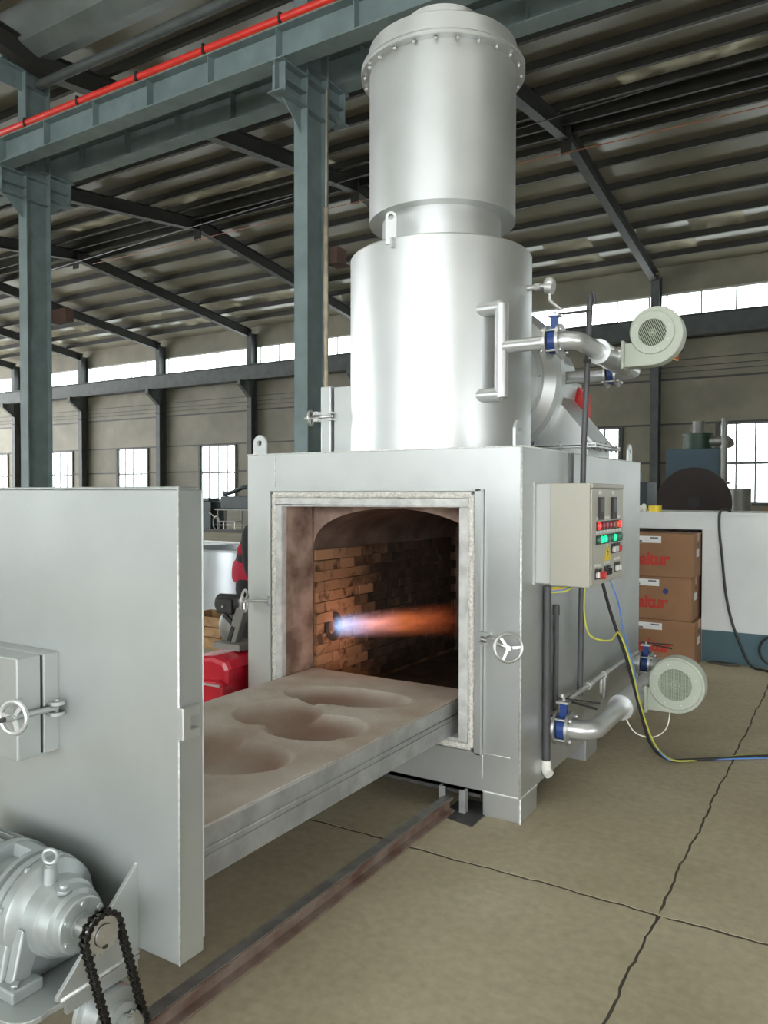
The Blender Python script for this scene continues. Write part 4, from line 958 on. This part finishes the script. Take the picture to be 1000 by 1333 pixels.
# wheels of the car
def car_wheel(x, y, sgn):
    wz = 0.14
    return MB().lathe([(0.02, -0.03), (0.072, -0.03), (0.072, 0.022), (0.088, 0.026), (0.088, 0.04), (0.03, 0.04), (0.02, 0.03)], (x, y, wz), (sgn, 0, 0), 36)
for x, sgn in ((-1.66, -1), (-2.62, 1)):
    for y in (1.335,):
        put('wheel', car_wheel(x, y, sgn), silver_door, car)
put('axle', MB().cyl((-2.7, 1.335, 0.135), (-1.585, 1.335, 0.135), 0.018, n=14).cyl((-1.64, 1.335, 0.135), (-1.612, 1.335, 0.135), 0.045, n=24), silver_door, car)
put('bearing_block', MB().box(-1.735, -1.705, 1.285, 1.385, 0.10, 0.245), silver_door, car, bevel=0.004)
def sprocket_mb(c, R, teeth, th=0.012, hub=0.5):
    x, y, z = c; pts = []
    for k in range(teeth):
        a = 2*PI*k/teeth
        for da, rr_ in ((0, R*0.90), (0.22, R*0.88), (0.42, R*1.0), (0.58, R*1.0), (0.78, R*0.88)):
            aa = a+da*2*PI/teeth; pts.append((y+rr_*math.cos(aa), z+rr_*math.sin(aa)))
    return MB().prism(pts, x-th/2, x+th/2).cyl((x+th/2, y, z), (x+th/2+0.003, y, z), R*0.44, n=28)
put('axle_sprocket', sprocket_mb((-1.60, 1.345, 0.105), 0.05, 17), chrome, car)
# ---- gear motor on the plate
gm = thing('gear_motor', (-1.85, 1.263, 0.258), 'silver painted gear motor with eye bolt on the trolley base plate', 'motor')
gy, gz_ = 1.263, 0.402
put('gear_housing', MB().lathe([(0.0, -1.67), (0.035, -1.67), (0.035, -1.672), (0.066, -1.674), (0.07, -1.678), (0.07, -1.70), (0.082, -1.705), (0.088, -1.735), (0.096, -1.742), (0.10, -1.785), (0.128, -1.80), (0.132, -1.805), (0.132, -1.835)], (0, gy, gz_), (1, 0, 0), 56), motor_p, gm)
put('gear_flange', MB().lathe([(0.12, -1.835), (0.138, -1.838), (0.138, -1.856), (0.125, -1.86), (0.125, -1.872), (0.138, -1.874), (0.138, -1.89), (0.1, -1.892)], (0, gy, gz_), (1, 0, 0), 56), motor_p, gm)
put('lantern', MB().lathe([(0.115, -1.88), (0.105, -1.90), (0.105, -1.97), (0.14, -1.975), (0.14, -2.0), (0.1, -2.0)], (0, gy, gz_), (1, 0, 0), 48), motor_p, gm)
mb = MB()
for k in range(6):
    a = 2*PI*(k+0.3)/6; mb = MB(); mb.obox((-1.935, gy+0.12*math.cos(a), gz_+0.12*math.sin(a)), (1, 0, 0), (0, math.cos(a), math.sin(a)), (0, -math.sin(a), math.cos(a)), 0.05, 0.016, 0.02); put('lantern_rib', mb, motor_p, gm)
put('motor_body', MB().lathe([(0.115, -1.99), (0.125, -2.0), (0.125, -2.26), (0.12, -2.27), (0.0, -2.27)], (0, gy, gz_+0.0), (1, 0, 0), 48), motor_p, gm)
mb = MB()
for k in range(28):
    a = 2*PI*k/28; mb.obox((-2.13, gy+0.131*math.cos(a), gz_+0.131*math.sin(a)), (1, 0, 0), (0, math.cos(a), math.sin(a)), (0, -math.sin(a), math.cos(a)), 0.12, 0.009, 0.0025)
put('cooling_fin', mb, motor_p, gm)
for k in range(6):
    a = 2*PI*(k+0.5)/6; put('bolt', MB().bolt((-1.678, gy+0.056*math.cos(a), gz_+0.056*math.sin(a)), (1, 0, 0), 0.0085, 0.012), motor_p, gm)
for k in range(8):
    a = 2*PI*(k+0.5)/8; put('bolt', MB().bolt((-1.834, gy+0.13*math.cos(a), gz_+0.13*math.sin(a)), (1, 0, 0), 0.009, 0.012), motor_p, gm)
put('oil_plug', MB().bolt((-1.72, gy-0.02, gz_+0.083), (0.2, -0.1, 1), 0.02, 0.012).bolt((-1.72, gy-0.02, gz_+0.09), (0.2, -0.1, 1), 0.013, 0.016), motor_p, gm)
put('eye_bolt', MB().cyl((-1.775, gy-0.02, gz_+0.085), (-1.775, gy-0.02, gz_+0.135), 0.019, 0.016, n=18).cyl((-1.775, gy-0.02, gz_+0.135), (-1.775, gy-0.02, gz_+0.142), 0.012, n=12).torus((-1.775, gy-0.02, gz_+0.16), (0.6, -1, 0), 0.018, 0.0055, 28, 8), motor_p, gm)
mb = MB()
for yy, s_ in ((gy-0.10, -1), (gy+0.10, 1)):
    mb.prism([(gy+s_*0.055, gz_-0.05), (gy+s_*0.105, gz_+0.01), (gy+s_*0.135, 0.285), (gy+s_*0.085, 0.285)], -1.80, -1.765).prism([(gy+s_*0.055, gz_-0.05), (gy+s_*0.12, gz_+0.01), (gy+s_*0.145, 0.285), (gy+s_*0.115, 0.285)], -1.845, -1.80)
    mb.box(-1.875, -1.735, min(gy+s_*0.07, gy+s_*0.155), max(gy+s_*0.07, gy+s_*0.155), 0.2575, 0.288)
mb.box(-1.86, -1.78, gy-0.08, gy+0.08, 0.262, 0.32)
put('mounting_foot', mb, motor_p, gm, bevel=0.005)
for s_ in (-1, 1):
    for x in (-1.755, -1.855): put('foot_bolt', MB().bolt((x, gy+s_*0.135, 0.288), (0, 0, 1), 0.011, 0.011), motor_p, gm)
put('shaft', MB().cyl((-1.675, gy, gz_), (-1.594, gy, gz_), 0.028, n=24).cyl((-1.594, gy, gz_), (-1.588, gy, gz_), 0.026, n=24).cyl((-1.588, gy, gz_), (-1.5875, gy, gz_), 0.006, n=10), chrome, gm)
put('sprocket', sprocket_mb((-1.60, gy, gz_), 0.05, 17), chrome, gm)
put('keyway', MB().box(-1.59, -1.586, gy-0.006, gy+0.006, gz_-0.032, gz_-0.024), black, gm)
# drive chain: individual links round both sprockets
ch = thing('drive_chain', (-1.60, 1.30, 0.06), 'black oiled roller chain looped round two sprockets', 'chain')
R1 = 0.0515; R2 = 0.0515
c1 = Vector((gy, gz_)); c2 = Vector((1.345, 0.105)); ax_ = (c2-c1); Lc = ax_.length; d_ = ax_/Lc; n_ = Vector((-d_.y, d_.x))
def chain_pt(s):
    a = PI*R1; tot = 2*Lc+PI*(R1+R2); s %= tot
    if s < Lc: p = c1+n_*R1+d_*s; tg = d_
    elif s < Lc+PI*R2:
        t = (s-Lc)/R2; p = c2+n_*R2*math.cos(t)+d_*R2*math.sin(t); tg = -n_*math.sin(t)+d_*math.cos(t)
    elif s < 2*Lc+PI*R2:
        q = s-Lc-PI*R2; p = c2-n_*R2-d_*q; tg = -d_
    else:
        t = (s-2*Lc-PI*R2)/R1; p = c1-n_*R1*math.cos(t)-d_*R1*math.sin(t); tg = n_*math.sin(t)-d_*math.cos(t)
    return p, tg
tot = 2*Lc+PI*(R1+R2); NL = 2*round(tot/2/0.0185); pit = tot/NL
def link_mesh(nm, w_):
    mb = MB()
    for s_ in (-1, 1):
        k = 8; rr_ = 0.0082
        pts = [(-pit/2+rr_*math.cos(PI/2+PI*i/k), rr_*math.sin(PI/2+PI*i/k)) for i in range(k+1)]+[(pit/2+rr_*math.cos(-PI/2+PI*i/k), rr_*math.sin(-PI/2+PI*i/k)) for i in range(k+1)]
        wst = [(-pit/2+rr_*0.8, -rr_*0.55), (pit/2-rr_*0.8, -rr_*0.55)]; wst2 = [(pit/2-rr_*0.8, rr_*0.55), (-pit/2+rr_*0.8, rr_*0.55)]
        a = s_*w_; mb.prism(pts[:k+1]+wst+pts[k+1:]+wst2, a-0.0013, a+0.0013, 'yz')
    for yy in (-pit/2, pit/2): mb.cyl((-w_-0.0028, yy, 0), (w_+0.0028, yy, 0), 0.0034, n=8)
    mb.cyl((-w_, -pit/2, 0), (w_, -pit/2, 0), 0.0048, n=8)
    me = mb.mesh(nm); me.materials.append(chain_m); return me
lmA, lmB = link_mesh('link_outer', 0.0115), link_mesh('link_inner', 0.0085)
for k in range(NL):
    p, tg = chain_pt((k+0.5)*pit)
    inst('link', lmA if k % 2 else lmB, (-1.60, p.x, p.y), ch, rot=(math.atan2(tg.y, tg.x), 0, 0))

# ================================================================== RAILS, FLOOR PLATE
def rail(xr_, label):
    # small I rail: foot, web, head
    prof = [(xr_, 0.001), (xr_, 0.010), (xr_-0.028, 0.016), (xr_-0.028, 0.052), (xr_-0.010, 0.058), (xr_-0.010, 0.068), (xr_-0.062, 0.068), (xr_-0.062, 0.058), (xr_-0.044, 0.052), (xr_-0.044, 0.016), (xr_-0.072, 0.010), (xr_-0.072, 0.001)]
    t = put('track_rail', MB().prism(prof, -2.5, YF-0.03, 'xz'), rail_m, org=(xr_-0.036, 0.4, 0), label=label, cat='rail', group='trolley rails', bevel=0.002)
    put('rail_head', MB().box(xr_-0.058, xr_-0.014, -2.5, YF-0.03, 0.068, 0.0705), rail_top, t, label='worn grey running surface')
    return t
r1 = rail(-1.615, 'rusty steel trolley rail on the floor, the nearer right hand one')
r2_ = rail(-2.605, 'rusty steel trolley rail under the hearth, the farther left one')
put('end_post', MB().box(-1.70, -1.69, YF-0.035, YF-0.005, 0.0, 0.112).box(-1.69, -1.665, YF-0.035, YF-0.029, 0.0, 0.112), car_steel, inc)
put('end_post', MB().box(-1.592, -1.562, YF-0.035, YF-0.029, 0.006, 0.112).box(-1.574, -1.562, YF-0.029, YF-0.0, 0.006, 0.112), car_steel, inc)
put('floor_plate', MB().prism([(-1.655, 3.20), (-1.475, 3.165), (-1.478, 3.44), (-1.66, 3.44)], 0.0, 0.006, 'xy'), dark_plate, org=(-1.56, 3.3, 0), label='thin black steel plate on the floor under the rail end', cat='plate')
# floor specks of debris
for i, (x, y) in enumerate(((-1.05, 7.42), (-0.98, 7.38))):
    pts = [(x+random.uniform(.07, .13)*math.cos(a), y+random.uniform(.025, .05)*math.sin(a)) for a in [k*PI/6 for k in range(12)]]
    mb = MB(); mb.prism(pts, 0.0, 0.012+0.006*i, 'xy')
    put('debris', mb, debris_m, org=(x, y, 0), label=('dark scrap of debris at the foot of the teal wall base, larger piece' if i == 0 else 'dark scrap of debris beside the teal wall base, thicker piece'), cat='debris')

# ================================================================== CARTONS by the right wall
zz = 0.0
txt = text_mesh('baltur', 0.2, 'carton_lettering')
tx0 = min(q.co.x for q in txt.vertices); tx1 = max(q.co.x for q in txt.vertices); tz0 = min(q.co.y for q in txt.vertices); tz1 = max(q.co.y for q in txt.vertices)
for i, (x1, y0, h, lb) in enumerate(((-1.216, 7.15, 0.388, 'brown cardboard carton with red lettering, bottom of the stack of three'),
                                     (-1.246, 7.16, 0.388, 'brown cardboard carton with a blue round sticker, middle of the stack'),
                                     (-1.228, 7.14, 0.386, 'brown cardboard carton with red lettering, top of the stack of three'))):
    x0 = x1-0.86
    t = thing('carton', ((x0+x1)/2, y0+0.2, zz), lb, 'carton', 'stacked brown cartons')
    y1 = y0+0.55
    put('box', MB().box(x0, x1, y0, y1, zz+0.001, zz+h-0.001), carton, t, bevel=0.004)
    me = txt.copy()
    for q in me.vertices:
        a = q.co.copy(); q.co = Vector((x1-0.525+(a.x-tx0)/(tx1-tx0)*0.33, y0-0.001-a.z, zz+h*0.26+(a.y-tz0)/(tz1-tz0)*0.115))-ORG[t.name]
    me.materials.clear(); put('lettering', me, carton_print, t, label='red printed lettering')
    put('paper_label', MB().box(x1-0.60, x1-0.275, y0-0.0015, y0, zz+h-0.088, zz+h-0.028), label_w, t)
    put('label_print', MB().box(x1-0.37, x1-0.30, y0-0.0022, y0-0.0015, zz+h-0.05, zz+h-0.037).box(x1-0.50, x1-0.44, y0-0.0022, y0-0.0015, zz+h-0.082, zz+h-0.066), label_g, t)
    put('side_label', MB().box(x1, x1+0.0015, y0+0.12, y0+0.24, zz+h-0.21, zz+h-0.145), label_w, t)
    put('hand_hole', MB().box(x1, x1+0.001, y0+0.16, y0+0.22, zz+h-0.115, zz+h-0.09), black, t)
    put('tape', MB().box(x1, x1+0.001, y0+0.16, y0+0.24, zz+h-0.07, zz+h-0.0), carton_tape, t)
    if i == 1: put('sticker', MB().cyl((x1-0.22, y0, zz+h-0.13), (x1-0.22, y0-0.002, zz+h-0.13), 0.024, n=18), blue_dot, t, label='dark blue round sticker')
    zz += h
# things on top of the low wall
put('yellow_tape_roll', MB().lathe([(0.032, 0), (0.06, 0), (0.06, 0.055), (0.032, 0.055), (0.032, 0)], (-1.645, WY+0.07, ZT), (0, 0, 1), 28), yellow_t, org=(-1.645, WY+0.07, ZT), label='yellow tape roll lying on top of the low white wall', cat='tape roll')
put('white_rag', MB().sphere((-1.80, WY+0.08, ZT+0.028), 0.09, 0.06, 0.032, 12, 8).sphere((-1.745, WY+0.06, ZT+0.035), 0.03, 0.03, 0.04, 10, 6), white_pl, org=(-1.8, WY+0.08, ZT), label='crumpled white rag beside the yellow roll on the low wall', cat='rag')
put('wall_cable', MB().tube([(-1.0, WY+0.12, ZT+0.01), (-1.03, WY+0.02, ZT+0.03), (-1.068, WY-0.02, ZT-0.0), (-1.07, WY-0.018, 1.18), (-1.045, WY-0.018, 0.95), (-1.015, WY-0.018, 0.65), (-0.965, WY-0.018, 0.40), (-0.89, WY-0.03, 0.19), (-0.80, WY-0.10, 0.03), (-0.68, WY-0.18, 0.012), (-0.4, WY-0.3, 0.012)], 0.011, 8), black, org=(-1.0, WY, 0), label='black cable hanging down the face of the low white wall', cat='cable')
put('cable_loop', MB().torus((-0.60, WY-0.035, 0.155), (0, 1, 0.12), 0.135, 0.01, 32, 8), black, org=(-0.6, WY-0.03, 0), label='black cable coil leaning on the teal wall base', cat='cable')
# ---- background machinery behind the low wall
t = thing('flywheel', (-2.43, 14.1, 0), 'dark brown steel wheel with round centre hole, standing behind the low white wall', 'wheel')
put('disc', MB().lathe([(0.105, 0), (0.60, 0.0), (0.60, 0.10), (0.105, 0.10), (0.105, 0)], (-2.43, 14.0, 1.37), (0, 1, 0), 56), wheel_br, t)
put('hub_ring', MB().lathe([(0.095, -0.02), (0.125, -0.02), (0.125, 0.0)], (-2.43, 14.0, 1.37), (0, 1, 0), 32), wheel_br, t)
put('hub_core', MB().cyl((-2.43, 14.02, 1.37), (-2.43, 14.09, 1.37), 0.1, n=24), black, t)
put('stand', MB().prism([(-2.85, 0), (-2.0, 0), (-2.2, 0.82), (-2.66, 0.82)], 14.0, 14.12, 'xz'), wheel_br, t)
t = thing('dust_collector', (-2.79, 16.3, 0), 'blue machine cabinet with green fan and motor on top, behind the brown wheel', 'machine')
put('cabinet', MB().box(-3.29, -2.30, 16.0, 16.8, 0.15, 2.40), blue_mach, t, bevel=0.01)
put('cabinet_leg', MB().box(-3.28, -3.18, 16.0, 16.1, 0, 0.15).box(-2.41, -2.31, 16.0, 16.1, 0, 0.15).box(-3.28, -3.18, 16.7, 16.8, 0, 0.15).box(-2.41, -2.31, 16.7, 16.8, 0, 0.15), blue_mach, t)
put('fan_casing', MB().cyl((-2.75, 16.3, 2.40), (-2.75, 16.3, 2.67), 0.27, n=32).cyl((-2.75, 16.3, 2.66), (-2.75, 16.3, 2.70), 0.29, n=32), green_mach, t)
put('fan_motor', MB().cyl((-2.74, 16.3, 2.70), (-2.74, 16.3, 2.95), 0.115, n=24).box(-2.88, -2.84, 16.25, 16.35, 2.75, 2.85), grey_mach, t)
put('outlet_duct', MB().tube([(-2.55, 16.25, 2.55), (-2.3, 16.2, 2.55), (-2.2, 16.15, 2.54), (-2.15, 16.1, 2.45)], 0.095, 16), galv, t)
put('standing_pipe', MB().tube([(-2.17, 15.6, 0), (-2.17, 15.6, 2.93)], 0.055, 14).cyl((-2.17, 15.6, 1.7), (-2.17, 15.6, 1.76), 0.1, n=12), grey_mach, org=(-2.17, 15.6, 0), label='pale upright pipe in front of the bright right hand window', cat='pipe')
put('round_tank', MB().lathe([(0, 0), (0.19, 0), (0.19, 1.61), (0.17, 1.62), (0, 1.62)], (-1.83, 15.0, 0), n=32), grey_mach, org=(-1.83, 15, 0), label='grey round tank standing right of the brown wheel', cat='tank')
put('brown_workbench', MB().box(-1.45, 0.2, 15.2, 15.9, 1.12, 1.3).box(-1.4, -1.3, 15.25, 15.35, 0, 1.12).box(0.05, 0.15, 15.25, 15.35, 0, 1.12).box(-1.4, -1.3, 15.75, 15.85, 0, 1.12).box(0.05, 0.15, 15.75, 15.85, 0, 1.12), wood, org=(-0.6, 15.5, 0), label='brown wooden bench at the far right under the bright window', cat='bench')
put('dark_machine', MB().box(-4.6, -3.55, 15.6, 16.4, 0.0, 1.75).box(-4.4, -3.8, 15.7, 16.2, 1.75, 1.95), bench_m, org=(-4.1, 16, 0), label='dark machine beside the blue cabinet, mostly behind the furnace', cat='machine')

# ================================================================== LEFT GAP: workshop things
t = thing('steel_drum', (-6.15, 6.75, 0), 'open stainless steel drum behind the trolley', 'drum')
put('shell', MB().lathe([(0.50, 0.0), (0.50, 0.86), (0.515, 0.865), (0.515, 0.885), (0.49, 0.885), (0.49, 0.1), (0, 0.1)], (-6.15, 6.75, 0), n=64), stainless, t)
put('rim', MB().torus((-6.15, 6.75, 0.88), (0, 0, 1), 0.505, 0.012, 64, 8), stainless, t)
t = thing('wooden_crate', (-5.45, 5.7, 0), 'small brown wooden crate between the steel drum and the red machine', 'crate')
for k in range(3): put('board', MB().box(-5.72, -5.22, 5.5, 5.52, 0.02+k*0.1, 0.11+k*0.1), wood, t)
for k in range(3): put('board', MB().box(-5.24, -5.22, 5.52, 5.9, 0.02+k*0.1, 0.11+k*0.1), wood, t)
for k in range(3): put('board', MB().box(-5.72, -5.70, 5.52, 5.9, 0.02+k*0.1, 0.11+k*0.1), wood, t)
for k in range(3): put('board', MB().box(-5.70, -5.24, 5.88, 5.9, 0.02+k*0.1, 0.11+k*0.1), wood, t)
put('crate_bottom', MB().box(-5.7, -5.24, 5.52, 5.88, 0.0, 0.02), wood, t)
# red machine with grey/black head
t = thing('red_machine', (-3.3, 3.5, 0), 'glossy red machine casing seen in the gap left of the furnace', 'machine')
prof = [(-3.585, 0.02), (-3.585, 0.44), (-3.54, 0.49), (-3.41, 0.527), (-3.20, 0.575), (-3.10, 0.588), (-3.01, 0.57), (-2.975, 0.527), (-2.975, 0.02)]
put('casing', MB().prism(prof, 3.20, 3.74, 'xz'), red_mach, t, bevel=0.03)
put('fender', MB().prism([(-3.24, 0.02), (-3.24, 0.367), (-3.20, 0.42), (-3.13, 0.456), (-3.03, 0.465), (-2.975, 0.44), (-2.975, 0.02)], 3.15, 3.24, 'xz'), red_mach, t, bevel=0.02)
put('trim_strip', MB().box(-3.15, -2.99, 3.14, 3.15, 0.438, 0.449), chrome, t)
put('marker', MB().box(-3.315, -3.297, 3.194, 3.2, 0.208, 0.26), orange_w, t)
for x in (-3.5, -3.06):
    for y in (3.27, 3.67): put('castor', MB().cyl((x-0.02, y, 0.03), (x+0.02, y, 0.03), 0.03, n=14), black, t)
t = thing('drill_stand', (-3.14, 3.46, 0.595), 'grey and black motor head on a slanted grey post above the red machine', 'tool')
put('post', MB().bar((-3.17, 3.45, 0.62), (-3.075, 3.45, 0.88), 0.066, 0.053, up=(0, 1, 0)).bar((-3.20, 3.41, 0.50), (-3.165, 3.41, 0.66), 0.066, 0.03, up=(0, 1, 0)) if False else MB().bar((-3.17, 3.45, 0.62), (-3.075, 3.45, 0.88), 0.066, 0.053, up=(0, 1, 0)), grey_mach, t, bevel=0.008)
put('post_slot', MB().bar((-3.178, 3.42, 0.63), (-3.145, 3.42, 0.72), 0.026, 0.006, up=(0, 1, 0)), black, t)
put('motor_head', MB().cyl((-3.283, 3.45, 0.85), (-3.10, 3.478, 0.85), 0.055, n=24).box(-3.266, -3.142, 3.40, 3.487, 0.792, 0.88), black, t, bevel=0.01)
put('motor_screw', MB().cyl((-3.204, 3.397, 0.836), (-3.204, 3.391, 0.836), 0.007, n=10), chrome, t)
put('guard', MB().sphere((-3.23, 3.478, 0.705), 0.075, 0.044, 0.095, 18, 12), grey_mach, t)
put('arm', MB().bar((-3.24, 3.45, 0.783), (-3.124, 3.45, 0.70), 0.026, 0.026, up=(0, 1, 0)), black, t)
put('base', MB().box(-3.26, -3.05, 3.37, 3.56, 0.590, 0.625), grey_mach, t)
# far steel bar and workbench machines by the back wall
put('steel_plate_stack', MB().box(-17.6, -13.5, 16.6, 17.5, 0.0, 0.03).box(-17.5, -13.3, 17.4, 17.5, 0.03, 0.08), galv, org=(-15.5, 17, 0), label='pale steel sheets lying on the floor far behind the drum', cat='steel sheet')
put('timber_strip', MB().box(-16.4, -12.5, 15.5, 15.9, 0.0, 0.06), wood, org=(-14.5, 15.7, 0), label='brown timber strip lying in front of the pale steel sheets', cat='timber')
t = thing('far_workbench', (-22.6, 24.2, 0), 'dark bench with legs under the tall window at the back wall', 'bench')
put('bench_top', MB().box(-23.0, -20.6, 23.9, 24.5, 0.84, 0.90), grey_mach, t)
mb = MB()
for x in (-22.9, -21.6, -20.7):
    for y in (23.95, 24.4): put('leg', MB().box(x, x+0.06, y, y+0.06, 0, 0.84), grey_mach, t)
put('rack', MB().box(-23.0, -20.6, 23.95, 24.4, 0.2, 0.24), grey_mach, t)
t = thing('pipe_bender', (-22.0, 24.2, 0.9), 'dark teal machine with curved arm on the far bench by the window', 'machine')
put('body', MB().box(-22.7, -20.9, 23.95, 24.45, 0.90, 1.42), bench_m, t, bevel=0.03)
put('arm', MB().tube([(-21.2, 24.2, 1.3), (-21.3, 24.2, 1.70), (-21.65, 24.2, 1.78), (-22.3, 24.2, 1.58), (-22.75, 24.2, 1.5)], 0.085, 10).cyl((-22.8, 24.2, 1.62), (-22.6, 24.2, 1.40), 0.06, n=8), bench_m, t)
t = thing('handcart', (-22.3, 23.4, 0), 'dark two wheeled cart parked in front of the far bench', 'cart')
put('wheel', MB().torus((-22.3, 23.3, 0.33), (0.3, 1, 0), 0.27, 0.03, 28, 8), grey_mach, t)
put('bed', MB().box(-22.2, -21.2, 23.2, 23.6, 0.38, 0.42).bar((-22.2, 23.4, 0.4), (-22.8, 23.4, 0.75), 0.04, 0.04), grey_mach, t)
put('prop', MB().box(-21.9, -21.86, 23.25, 23.3, 0, 0.38).box(-21.3, -21.26, 23.25, 23.3, 0, 0.38), galv, t)
put('dark_cabinet', MB().box(-24.6, -23.1, 23.8, 24.6, 0.0, 1.2).box(-24.2, -23.3, 23.9, 24.5, 1.2, 1.35), bench_m, org=(-23.9, 24.2, 0), label='low dark cabinet left of the far bench by the window', cat='cabinet', bevel=0.02)
put('kerb_rail', MB().box(-30, -18, 22.6, 22.75, 0, 0.12), girt_m, org=(-24, 22.7, 0), label='low dark kerb rail across the floor before the far bench', cat='rail')
# ================================================================== WORKER behind the furnace's left side
def skin_obj(name, verts, edges, material, parent, sub=2, label=None):
    """verts: (x, y, z, rx, ry); one continuous skinned surface rooted at vertex 0"""
    off = ORG[parent.name]
    me = bpy.data.meshes.new(name+'_cage'); me.from_pydata([Vector(q[:3])-off for q in verts], edges, []); me.update()
    o = bpy.data.objects.new(name+'_cage', me); C.objects.link(o)
    md = o.modifiers.new('skin', 'SKIN'); md.use_smooth_shade = True
    sk = me.skin_vertices[0].data
    for i, q in enumerate(verts): sk[i].radius = (q[3], q[4]); sk[i].use_root = (i == 0)
    sb = o.modifiers.new('sub', 'SUBSURF'); sb.levels = sub; sb.render_levels = sub
    dg = bpy.context.evaluated_depsgraph_get(); m2 = bpy.data.meshes.new_from_object(o.evaluated_get(dg)); m2.name = name
    bpy.data.objects.remove(o)
    for p in m2.polygons: p.use_smooth = True
    m2.materials.clear()
    return put(name, m2, material, parent, label=label)
px, py = -3.50, 4.12
per = thing('person', (px, py, 0), 'person in black and crimson workwear bending beside the furnace, mostly hidden behind it', 'person')
def P(dx, dy, z, a, bb=None): return (px+dx, py+dy, z, a, bb or a)
V = [P(-0.06, 0, 0.88, 0.13, 0.15), P(-0.04, 0, 1.0, 0.12, 0.14), P(0.02, 0, 1.15, 0.125, 0.155), P(0.07, 0, 1.26, 0.09, 0.11), P(0.115, 0, 1.33, 0.055), P(0.14, 0, 1.38, 0.05)]
E_ = [(0, 1), (1, 2), (2, 3), (3, 4), (4, 5)]
for sg in (-1, 1):
    b0 = len(V)
    V += [P(-0.05, sg*0.09, 0.80, 0.095), P(-0.01, sg*0.11, 0.46, 0.06), P(-0.06, sg*0.12, 0.12, 0.042), P(-0.05, sg*0.12, 0.06, 0.04), P(0.08, sg*0.13, 0.045, 0.038)]
    E_ += [(0, b0), (b0, b0+1), (b0+1, b0+2), (b0+2, b0+3), (b0+3, b0+4)]
    b0 = len(V)
    V += [P(0.055, sg*0.19, 1.245, 0.06), P(0.10, sg*0.24, 0.99, 0.043), P(0.27, sg*0.20, 0.88, 0.034), P(0.335, sg*0.19, 0.865, 0.028), P(0.375, sg*0.185, 0.855, 0.032)]
    E_ += [(3, b0), (b0, b0+1), (b0+1, b0+2), (b0+2, b0+3), (b0+3, b0+4)]
body = skin_obj('body', V, E_, skin_m, per)
# head with face: looks down towards the furnace side (+x)
hc = Vector((px+0.19, py, 1.475))
mb = MB(); mb.sphere(hc, 0.092, 0.076, 0.115, 24, 16)
put('head', mb, skin_m, per)
put('nose', MB().sphere(hc+Vector((0.095, 0, -0.01)), 0.016, 0.013, 0.022, 10, 8), skin_m, per)
for sg in (-1, 1):
    put('ear', MB().sphere(hc+Vector((-0.005, sg*0.078, -0.005)), 0.02, 0.009, 0.03, 10, 8), skin_m, per)
    put('eye', MB().sphere(hc+Vector((0.08, sg*0.03, 0.012)), 0.011, 0.013, 0.009, 10, 8), eye_m, per)
put('mouth', MB().box(hc.x+0.078, hc.x+0.086, py-0.024, py+0.024, hc.z-0.055, hc.z-0.048), cloth_r, per)
put('hair', MB().sphere(hc+Vector((-0.014, 0, 0.026)), 0.094, 0.083, 0.105, 24, 16), hair_m, per)
# fingers
for sg in (-1, 1):
    w0 = Vector((px+0.37, py+sg*0.185, 0.855))
    for k, ln in enumerate((0.070, 0.080, 0.076, 0.060)):
        b_ = w0+Vector((0.02, 0.0, 0.024-0.016*k)); t1 = b_+Vector((ln*0.5, -sg*0.012, 0)); t2 = b_+Vector((ln*0.75, -sg*0.04, -0.002))
        put('finger', MB().tube([b_, t1, t2], [0.0085, 0.008, 0.007], 8), skin_m, per)
    b_ = w0+Vector((-0.01, -sg*0.015, 0.03)); put('thumb', MB().tube([b_, b_+Vector((0.025, -sg*0.022, 0.012)), b_+Vector((0.05, -sg*0.03, 0.01))], [0.010, 0.009, 0.008], 8), skin_m, per)
# clothes
JV = [P(-0.065, 0, 0.93, 0.15, 0.17), P(-0.06, 0, 1.0, 0.16, 0.18), P(-0.02, 0, 1.09, 0.165, 0.185), P(0.02, 0, 1.17, 0.165, 0.195), P(0.07, 0, 1.27, 0.13, 0.16), P(0.11, 0, 1.36, 0.075)]
JE = [(0, 1), (1, 2), (2, 3), (3, 4), (4, 5)]
for sg in (-1, 1):
    skin_obj('sleeve', [P(0.05, sg*0.12, 1.265, 0.085), P(0.055, sg*0.19, 1.235, 0.085), P(0.10, sg*0.24, 0.99, 0.062), P(0.22, sg*0.215, 0.91, 0.055), P(0.30, sg*0.195, 0.875, 0.05)], [(0, 1), (1, 2), (2, 3), (3, 4)], cloth_k, per)
skin_obj('jacket', JV, JE, cloth_k, per, label='black jacket')
skin_obj('jacket_hem', [P(-0.05, 0, 1.07, 0.165, 0.185), P(-0.06, 0, 0.99, 0.175, 0.195), P(-0.065, 0, 0.93, 0.175, 0.195), P(-0.068, 0, 0.86, 0.165, 0.185)], [(0, 1), (1, 2), (2, 3)], cloth_r, per, label='crimson lower jacket band')
put('jacket_patch', MB().sphere((px-0.085, py-0.09, 1.12), 0.06, 0.065, 0.05, 16, 10), cloth_r, per, label='crimson patch on the jacket back')
TV = [P(-0.06, 0, 0.98, 0.15, 0.17), P(-0.06, 0, 0.84, 0.155, 0.178)]; TE = [(0, 1)]
for sg in (-1, 1):
    b0 = len(TV); TV += [P(-0.05, sg*0.09, 0.76, 0.105), P(-0.01, sg*0.11, 0.46, 0.078), P(-0.06, sg*0.12, 0.14, 0.065), P(-0.06, sg*0.12, 0.09, 0.066)]
    TE += [(1, b0), (b0, b0+1), (b0+1, b0+2), (b0+2, b0+3)]
skin_obj('trousers', TV, TE, cloth_k, per, label='black trousers')
for sg in (-1, 1):
    put('boot', MB().sphere((px+0.01, py+sg*0.125, 0.052), 0.135, 0.052, 0.05, 18, 10).sphere((px-0.06, py+sg*0.12, 0.09), 0.06, 0.055, 0.07, 14, 10), black, per)
